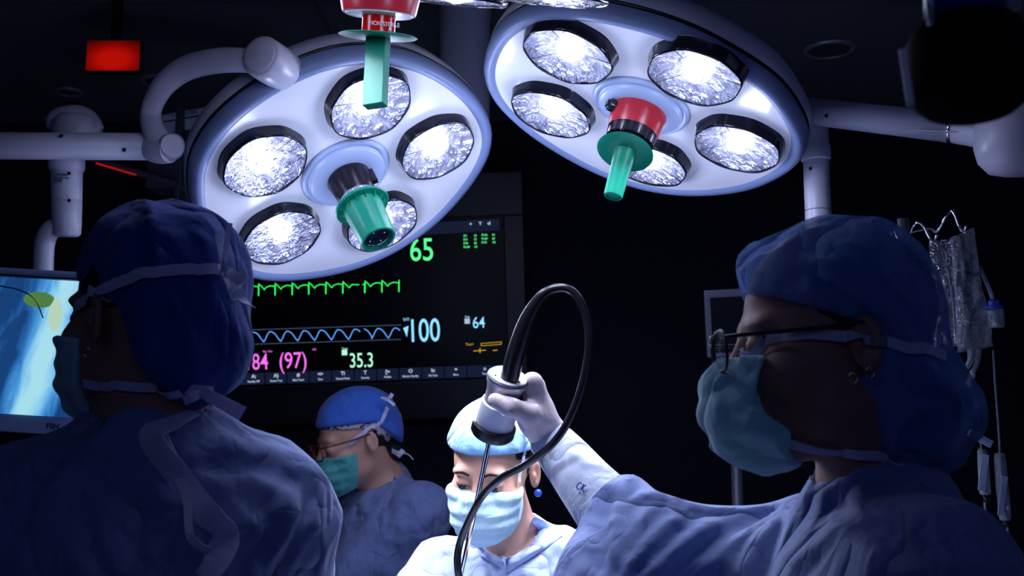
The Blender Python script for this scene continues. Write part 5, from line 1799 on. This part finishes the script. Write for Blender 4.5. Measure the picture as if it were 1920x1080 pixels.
def capC(p):
    q = w3p.hl(p)
    a = sd_ell(q, (0, -0.014, 0.044), (0.087, 0.107, 0.092))
    r = 1 - 2 * np.abs(np.sin(2.4 * noise3(q * np.array([1, 1, 0.5]), 16, 7)))
    a = a - 0.002 * r - 0.002 * noise3(q, 24, 3)
    s_ = q[:, 2] - (0.046 + 0.10 * q[:, 1])
    a = a - 0.0022 * np.exp(-((s_ - 0.012) / 0.010) ** 2) - 0.001 * np.sign(np.sin(s_ * 700)) * (np.abs(s_ - 0.012) < 0.012) * 0.3
    a = smax(a, np.where(q[:, 1] > -0.02, -s_, -(q[:, 2] - 0.028 - 0.9 * (q[:, 1] + 0.02))), 0.004)
    return np.maximum(a, -(head_local(q) + 0.001)) * w3p.hs
w3p.part('scrub_cap', capC, (-0.11, -0.15, -0.1), (0.11, 0.12, 0.17), 0.0032, 'caplight')
def hairC(p):
    q = w3p.hl(p)
    a = sd_ell(q, (0, -0.016, 0.034), (0.080, 0.096, 0.084))
    return smax(a, smin(-(q[:, 2] - 0.03), q[:, 1] - 0.012, 0.01), 0.004) * w3p.hs
w3p.part('hair', hairC, (-0.1, -0.13, -0.08), (0.1, 0.1, 0.13), 0.004, 'hair')
w3p.mask('masklight', z0=-0.012, y0=0.034, bulge=1.04)
for s_ in (-1, 1):
    ey = mk('eyeball', ball(w3p.H((s_ * 0.031, 0.0795, -0.002)), 0.0118 * 0.98, 20), M['eyewhite'], w3p.root)
    mk('iris', ball(w3p.H((s_ * 0.031 , 0.0868, -0.0065)), 0.0072, 14, (1.25, .8, 1)), M['iris'], ey)
    hb_ = w3p.headf
    mk('eyebrow', ribbon([push(hb_, w3p.H((s_ * x, 0.095, z_)), 0.001) for x, z_ in ((0.014, 0.016), (0.028, 0.0215), (0.042, 0.0195), (0.050, 0.0145))], hb_, [0.004, 0.0052, 0.0035, 0.0015], 0.0012, thick=0.0008), M['hair'], w3p.root)
    mk('eyelashes', ribbon([push(hb_, w3p.H((s_ * x, 0.098, z_)), 0.001) for x, z_ in ((0.019, -0.0065), (0.026, -0.0045), (0.034, -0.0042), (0.045, -0.0075))], hb_, [0.0008, 0.0020, 0.0022, 0.001], 0.0010, thick=0.0008), M['hair'], w3p.root)
hfC = lambda p: np.minimum(w3p.headf(p), capC(p))
hm3 = lambda pts: [x for x in (hit(hfC, a, b) for a, b in pts) if x is not None]
mk('upper_tie', ribbon(hm3([(968, 905), (972, 880), (978, 850), (984, 820), (982, 795)]), hfC, 0.007, 0.006, thick=0.0015), M['tielight'], w3p.root)
pe = mk('stud_earring', ball(w3p.H((-0.086, -0.010, -0.046)), 0.0075, 16), M['pearl'], None)
finish(pe, 'shiny blue ball beside the ear of the woman in the pale cap', 'earring')
gC = w3p.gown
def gp(a, b, off=0.006):
    x = hit(gC, a, b)
    if x is None: x = P(a, b, 2.0)
    return x - FWD * off
mk('collar', gridmesh([[P(1002, 968, 2.0), gp(1040, 985), gp(1055, 1002)], [gp(975, 1005), gp(1005, 1020), gp(1020, 1028)], [gp(940, 1028), gp(950, 1050), gp(952, 1072)]]), M['gownlight'], w3p.root, solid=0.0015)
mk('collar', gridmesh([[gp(888, 1000), gp(893, 1020), gp(900, 1040)], [gp(912, 1018), gp(925, 1040), gp(935, 1060)], [gp(934, 1024), gp(946, 1050), gp(950, 1074)]]), M['gownlight'], w3p.root, solid=0.0015)

# ---------- woman behind at left
hcB = P(668, 824, 2.72)
w4 = Person('person', 'masked woman in blue cap standing behind, between the man and the bright centre', hcB, frame(206, 16, 0), P(716, 905, 2.76), frame(222, 10, 0),
            [P(600, 1130, 2.6), P(790, 1130, 2.8)], [P(560, 1230, 2.4), P(700, 1240, 2.45)],
            [simple_hand(P(560, 1230, 2.4), camvec(-.6, 0, -1), camvec(0, -1, 0), -1), simple_hand(P(700, 1240, 2.45), camvec(-.6, 0, -1), camvec(0, -1, 0), 1)],
            hscale=1.0, tscale=1.02, sw=0.155)
w4.gmat = 'gown'
w4.ncut = (0.06, -0.35)
w4.add_folds([([(740, 890), (780, 940), (800, 1010)], 0.012, 0.008), ([(700, 900), (730, 960), (740, 1060)], 0.014, -0.007), ([(660, 900), (650, 980), (660, 1070)], 0.014, 0.006)])
w4.build_body(0.0042)
w4.build_gown(0.008, 1.1)
def capB(p):
    q = w4.hl(p)
    a = sd_ell(q, (0, -0.016, 0.040), (0.088, 0.108, 0.094))
    a = smin(a, sd_ell(q, (0, -0.065, -0.01), (0.075, 0.055, 0.055)), 0.03)
    a = a - 0.002 * noise3(q, 24, 13)
    s_ = q[:, 2] - (0.040 + 0.16 * q[:, 1])
    a = a - 0.002 * np.exp(-((s_ - 0.010) / 0.009) ** 2)
    a = smax(a, np.where(q[:, 1] > -0.03, -s_, -(q[:, 2] - 0.035 - 1.0 * (q[:, 1] + 0.03))), 0.006)
    return np.maximum(a, -(head_local(q) + 0.001)) * w4.hs
w4.part('scrub_cap', capB, (-0.11, -0.15, -0.1), (0.11, 0.12, 0.16), 0.004, 'capmid')
def capB2(p):
    q = w4.hl(p)
    a = sd_ell(q, (0, -0.016, 0.036), (0.083, 0.103, 0.088))
    s_ = q[:, 2] - (0.026 + 0.22 * q[:, 1])
    a = smax(a, np.where(q[:, 1] > -0.03, -s_, -(q[:, 2] - 0.005 - 1.0 * (q[:, 1] + 0.03))), 0.004)
    return np.maximum(a, -(head_local(q) + 0.001)) * w4.hs
mp_ = cloth('printed_inner_cap', (0.45, 0.42, 0.5), fine=0.4)
n_, l_ = nodes(mp_)
t_ = n_.new('ShaderNodeTexVoronoi'); t_.inputs['Scale'].default_value = 90
r_ = n_.new('ShaderNodeValToRGB'); r_.color_ramp.interpolation = 'CONSTANT'
r_.color_ramp.elements[0].color = (0.03, 0.02, 0.06, 1); r_.color_ramp.elements[1].position = 0.4; r_.color_ramp.elements[1].color = (0.55, 0.5, 0.55, 1)
l_.new(n_['Texture Coordinate'].outputs['Object'], t_.inputs['Vector']); l_.new(t_.outputs['Distance'], r_.inputs[0]); l_.new(r_.outputs[0], n_['Principled BSDF'].inputs['Base Color'])
M['print'] = mp_
w4.part('printed_under_cap', capB2, (-0.1, -0.14, -0.1), (0.1, 0.11, 0.14), 0.004, 'print')
def hairB(p):
    q = w4.hl(p)
    a = smin(sd_ell(q, (0, -0.02, 0.030), (0.080, 0.094, 0.080)), sd_ell(q, (0, -0.085, -0.05), (0.035, 0.035, 0.03)), 0.03)
    return smax(a, q[:, 1] + 0.024, 0.006) * w4.hs
w4.part('hair', hairB, (-0.1, -0.13, -0.1), (0.1, 0.1, 0.13), 0.005, 'hair')
w4.mask('maskgreen', y0=0.034)
hfB = lambda p: np.minimum(w4.headf(p), np.minimum(capB(p), w4.neckf(p)))
hm4 = lambda pts: [x for x in (hit(hfB, a, b) for a, b in pts) if x is not None]
mk('upper_tie', ribbon(hm4([(655, 832), (675, 815), (700, 798), (718, 780), (724, 765)]), hfB, 0.010, 0.0065), M['tie'], w4.root)
mk('tie_bow', join(band([P(722, 752, 2.66), P(730, 747, 2.65), P(736, 738, 2.65)], camvec(1, .3, .2), 0.010), band([P(714, 745, 2.66), P(726, 749, 2.65), P(740, 760, 2.65)], camvec(.2, 1, .2), 0.007)), M['tie'], w4.root)
mk('nape_knot', join(band([P(735, 845, 2.7), P(748, 850, 2.68), P(756, 844, 2.68), P(746, 856, 2.68)], camvec(0, 1, 0), 0.012), tube([P(750, 848, 2.68), P(765, 852, 2.68), P(775, 862, 2.68)], 0.0015, 8)), M['tie'], w4.root)
gl4 = thing('eyeglasses', w4.H((0, 0.1, 0)), 'dark red round glasses worn by the woman standing behind', 'glasses')
glasses(w4, gl4, M['redframe'], 0.0019)
mk('collar', gridmesh([[hit(w4.gown, a, b) + camvec(0, 0, -0.006) if hit(w4.gown, a, b) is not None else P(a, b, 2.68) for a, b in r] for r in
                       (((690, 872), (680, 884), (672, 896)), ((712, 872), (705, 888), (700, 896)), ((745, 882), (742, 890), (740, 897)))]), M['gown'], w4.root, solid=0.002)


# ------------------------------------------------------------------ camera head, scope and cable
top = P(953, 706, 1.432)
ax = norm(camvec(-0.250, -0.90, 0.385))
L = 0.082
cam_ = thing('endoscope_camera', P(870, 1060, 1.62), 'silver endoscope camera head with long steel scope held up in the gloved hand', 'endoscope')
mk('camera_head', lathe(top, ax, [(0.010, -0.001), (0.0262, -0.0005), (0.0275, 0.002), (0.0275, 0.010), (0.0255, 0.015), (0.0235, 0.026), (0.0240, 0.045), (0.0255, 0.066), (0.0255, L)]), M['metal'], cam_, autosmooth=40)
mk('rim_ring', lathe(top + ax * 0.0015, ax, [(0.0268, -0.0008), (0.0284, 0), (0.0284, 0.0015), (0.0268, 0.0025)], cap=False), M['darkmetal'], cam_)
mk('top_cap', lathe(top - ax * 0.0022, ax, [(0.004, 0), (0.0250, 0.0002), (0.0262, 0.0012)]), M['panel'], cam_, autosmooth=40)
mk('cable_socket', lathe(top - ax * 0.006, ax, [(0.012, 0), (0.013, 0.006)]), M['chrome'], cam_, autosmooth=40)
sb = basis(ax)
fr = norm(-FWD - ax * (-FWD @ ax))
mk('label_sleeve', lathe(top + ax * 0.040, ax, [(0.0248, 0), (0.0262, 0.001), (0.0265, 0.034), (0.0255, 0.036)]), M['panel'], cam_, autosmooth=40)
sdv = np.cross(ax, fr)
mk('control_ring', lathe(top + ax * 0.036 + fr * 0.0225 - sdv * 0.010, norm(fr - sdv * 0.3), [(0.010, 0), (0.0105, 0.002), (0.009, 0.003)]), M['chrome'], cam_)
mk('side_button', lathe(top + ax * 0.030 + norm(fr * 0.5 + RGT) * 0.0255, norm(fr * 0.5 + RGT), [(0.005, -0.004), (0.005, 0.001), (0.004, 0.002)]), M['black'], cam_)
mk('black_ring', lathe(top + ax * (L - 0.008), ax, [(0.0285, 0), (0.0305, 0.002), (0.0305, 0.015), (0.0285, 0.018), (0.01, 0.020)]), M['black'], cam_, autosmooth=40)
for q, r_ in ((-0.016, 0.9), (0.017, 0.6)):
    mk('screw', ball(top - ax * 0.003 + sdv * q + fr * 0.012, 0.0012, 8), M['screw'], cam_)
rs = top + ax * (L + 0.008) - sdv * 0.0
pe_ = P(868, 1062, 1.72)
rod = mk('scope_shaft', tube([P(921, 812, 1.475), pe_, P(868, 1062, 1.72) + (P(868, 1062, 1.72) - P(921, 812, 1.475)) * 0.55], 0.0036, 20, smooth=False), M['chrome'], cam_)

cb = [(955, 712, 1.425, .0130), (968, 660, 1.41, .0125), (988, 600, 1.40, .0105), (1015, 556, 1.39, .0072), (1045, 540, 1.385, .0055), (1075, 548, 1.38, .0053), (1098, 590, 1.375, .0053), (1104, 650, 1.37, .0053),
      (1092, 720, 1.37, .0053), (1068, 785, 1.375, .0053), (1035, 833, 1.385, .0053), (985, 872, 1.42, .0053), (940, 896, 1.47, .0053), (905, 930, 1.56, .0054), (880, 975, 1.60, .0056), (862, 1020, 1.62, .0057),
      (858, 1060, 1.62, .0057), (868, 1110, 1.63, .0057), (900, 1200, 1.64, .0057)]
cable = mk('camera_cable', tube([P(a, b, d_) for a, b, d_, r_ in cb], [r_ for *_, r_ in cb], 20, 10), M['rubber'])
finish(cable, 'black cable looping up from the camera head and down along the scope', 'cable')


# ------------------------------------------------------------------ drip stand, bags and tubing
ID = 1.72
stand = thing('drip_stand', (P(1694, 420, ID)[0], P(1694, 420, ID)[1], 0), 'steel drip stand with wavy hooks behind the net cap at right', 'drip stand')
sx0, sy0 = P(1694, 420, ID)[0], P(1694, 420, ID)[1]
mk('pole', lathe((sx0, sy0, 0.05), (0, 0, 1), [(0.009, 0), (0.009, P(1694, 410, ID)[2] - 0.05)]), M['darkmetal'], stand)
mk('foot', join(*[tube([(sx0, sy0, 0.06), (sx0 + 0.2 * math.cos(a), sy0 + 0.2 * math.sin(a), 0.03)], 0.014, 12) for a in np.linspace(0.3, 6.58, 6)[:5]], *[ball((sx0 + 0.2 * math.cos(a), sy0 + 0.2 * math.sin(a), 0.026), 0.026, 14) for a in np.linspace(0.3, 6.58, 6)[:5]]), M['darkmetal'], stand)
for pts_ in ([(1694, 446, ID), (1702, 448, ID), (1712, 425, ID - .01), (1722, 418, ID - .02), (1735, 430, ID - .03), (1745, 450, ID - .04), (1752, 452, ID - .04), (1757, 440, ID - .04)],
             [(1694, 440, ID), (1740, 430, ID + .02), (1757, 434, ID + .02), (1772, 410, ID), (1783, 396, ID), (1790, 402, ID - .01), (1800, 428, ID - .02), (1808, 434, ID - .02), (1812, 424, ID - .02)],
             [(1694, 448, ID), (1680, 452, ID - .02), (1668, 432, ID - .03), (1660, 440, ID - .04), (1655, 460, ID - .05)],
             [(1694, 446, ID), (1686, 450, ID - .03), (1678, 432, ID - .05), (1684, 446, ID - .07), (1690, 458, ID - .08)],
             [(1694, 444, ID), (1650, 446, ID + .04), (1632, 444, ID + .05), (1628, 438, ID + .05)]):
    mk('hook', tube([P(*q) for q in pts_], 0.0023, 10, 6), M['chrome'], stand)


def bag(corners, d_, thick, label, seed):
    """clear fluid bag; corners in picture order: top-left, top-right, bottom-right, bottom-left"""
    t = thing('fluid_bag', P(*np.mean(corners, 0), d_), label, 'fluid bag', 'clear bags on the drip stand')
    c4 = [P(a, b, d_) for a, b in corners]
    nu, nv = 22, 30
    v = {0: [], 1: []}
    for s_ in (0, 1):
        for i in range(nu + 1):
            for j in range(nv + 1):
                u, w_ = i / nu, j / nv
                sq = 1 - 0.10 * math.sin(math.pi * w_) ** 2
                uu = 0.5 + (u - 0.5) * sq
                p_ = (c4[0] * (1 - uu) + c4[1] * uu) * (1 - w_) + (c4[3] * (1 - uu) + c4[2] * uu) * w_
                h_ = (max(0, 1 - (2 * u - 1) ** 4) ** 0.6) * (max(0, 1 - (2 * w_ - 1) ** 6) ** 0.6) * (0.35 + 0.65 * w_) * thick / 2
                wv_ = 0.004 * noise3(np.array([[u * 3, w_ * 5, s_ * 3.0]]), 2.2, seed)[0] * (1 if 0 < u < 1 else 0.4)
                v[s_].append(p_ + FWD * ((h_ if s_ else -h_) + wv_))
    f = [(i * (nv + 1) + j, i * (nv + 1) + j + 1, (i + 1) * (nv + 1) + j + 1, (i + 1) * (nv + 1) + j) for i in range(nu) for j in range(nv)]
    mk('film', join((np.array(v[0]), f), (np.array(v[1]), f)), M['bag'], t)
    return t, c4


t1, c1 = bag([(1742, 452), (1786, 448), (1806, 648), (1752, 655)], 1.70, 0.035, 'left clear fluid bag with black print hanging close behind the net cap', 3)
t2, c2 = bag([(1782, 446), (1826, 426), (1862, 650), (1796, 662)], 1.64, 0.045, 'right clear fluid bag, fuller, hanging from the tallest wavy hook', 9)
bR = np.column_stack([norm(camvec(1, -0.12, 0)), norm(camvec(.12, 1, 0)), -FWD])
for i_, s_ in enumerate(('METRONIDAZ', '500 mg / 100')):
    text_obj('printed_text', s_, M['ink'], P(1741, 500 + 9 * i_, 1.67), bR, 0.0075, t1, sx=0.7)
for i_, s_ in enumerate(('NaCl', '1000 ml', '- - -', '- - -', '100', '200', '300')):
    text_obj('printed_text', s_, M['ink'], P(1806, 500 + 14 * i_, 1.625), bR, 0.0085, t2, sx=0.8)
mk('barcode', box(P(1797, 524, 1.622), (0.0075, 0.030, 0.0006), bR), M['whiteink'], t2, smooth=False)
mk('barcode_bars', join(*[box(P(1797, 511 + 4 * i, 1.621), (0.0073, 0.0012, 0.0004), bR) for i in range(7)]), M['ink'], t2, smooth=False)
mk('seam', tube([P(1772, 470, 1.68), P(1776, 500, 1.675), P(1785, 560, 1.67), P(1792, 640, 1.67)], 0.0012, 8), M['tubing'], t1)
mk('hook_loop', tube([P(1775, 485, 1.68), P(1778, 470, 1.68), P(1788, 466, 1.68)], 0.0016, 8), M['tubing'], t1)
mk('fluid_line', tube([P(1795, 608, 1.635), P(1830, 604, 1.635), P(1852, 606, 1.635)], 0.001, 8), M['tubing'], t2)
mk('outlet_port', tube([P(1822, 655, 1.66), P(1820, 675, 1.66), P(1812, 690, 1.66)], [0.007, 0.005, 0.004], 12), M['tubing'], t2)
mk('outlet_port', tube([P(1832, 655, 1.66), P(1832, 680, 1.66), P(1822, 700, 1.66)], [0.007, 0.004, 0.004], 12), M['tubing'], t2)
mk('connector', tube([P(1824, 700, 1.66), P(1816, 724, 1.66)], 0.0045, 12), M['whiteink'], t2)
bo = thing('blue_capped_vial', P(1870, 620, 1.62), 'small clear vial with a bright blue cap hanging beside the right bag', 'vial')
mk('vial', lathe(P(1866, 577, 1.62), norm(camvec(.08, -1, 0)), [(0.009, 0), (0.0115, 0.004), (0.0115, 0.028), (0.010, 0.030)]), M['tubing'], bo)
mk('cap', lathe(P(1863, 563, 1.62), norm(camvec(.08, -1, 0)), [(0.007, 0), (0.008, 0.002), (0.008, 0.008), (0.0125, 0.009), (0.0125, 0.012)]), M['bluecap'], bo)
mk('hanging_line', tube([P(1836, 500, 1.65), P(1852, 535, 1.63), P(1862, 562, 1.62)], 0.0032, 10), M['tubing'], bo)
for (pts_, lab_) in (([(1820, 712, 1.66), (1826, 740, 1.66), (1836, 790, 1.65), (1840, 850, 1.65), (1845, 930, 1.65), (1850, 985, 1.65), (1858, 1100, 1.65)], 'clear drip line running down nearest the gown, with a pale chamber'),
                     ([(1862, 656, 1.64), (1866, 720, 1.64), (1872, 800, 1.64), (1876, 870, 1.64), (1884, 960, 1.64), (1890, 1000, 1.64), (1893, 1110, 1.64)], 'clear drip line running down farthest right, with a pale chamber')):
    dl = thing('drip_line', P(*pts_[-1]), lab_, 'tubing', 'drip lines under the bags')
    mk('line', tube([P(*q) for q in pts_], 0.0017, 8, 6), M['tubing'], dl)
    if pts_[0][0] == 1820:
        mk('drip_chamber', tube([P(1840, 846, 1.65), P(1842, 850, 1.65), P(1847, 920, 1.65), P(1849, 925, 1.65)], [0.004, 0.0075, 0.0085, 0.005], 16, 4), M['whiteink'] if False else M['tubing'], dl)
        mk('paper_label', box(P(1844, 886, 1.638), (0.011, 0.055, 0.001), bR), M['cuff'], dl, smooth=False)
        mk('end_fitting', tube([P(1849, 925, 1.65), P(1851, 940, 1.65)], 0.006, 12), M['blackgloss'], dl)
    else:
        mk('drip_chamber', tube([P(1874, 850, 1.64), P(1875, 862, 1.64), P(1884, 965, 1.64), P(1886, 972, 1.64)], [0.004, 0.0085, 0.009, 0.005], 16, 4), M['tubing'], dl)
        mk('paper_label', box(P(1880, 930, 1.628), (0.009, 0.060, 0.001), bR), M['cuff'], dl, smooth=False)
        mk('end_fitting', tube([P(1886, 972, 1.64), P(1888, 986, 1.64)], 0.007, 12), M['blackgloss'], dl)
cl = mk('line_clamp', join(box(P(1838, 822, 1.61), (0.038, 0.011, 0.007), orth(-FWD, norm(camvec(1, -0.55, 0)))), box(P(1838, 822, 1.606), (0.030, 0.0015, 0.003), orth(-FWD, norm(camvec(1, -0.55, 0))))), M['cuff'], None, smooth=False, bevel=0.0012)
finish(cl, 'white slide clamp tilted across the near drip line beside the cap', 'clamp')
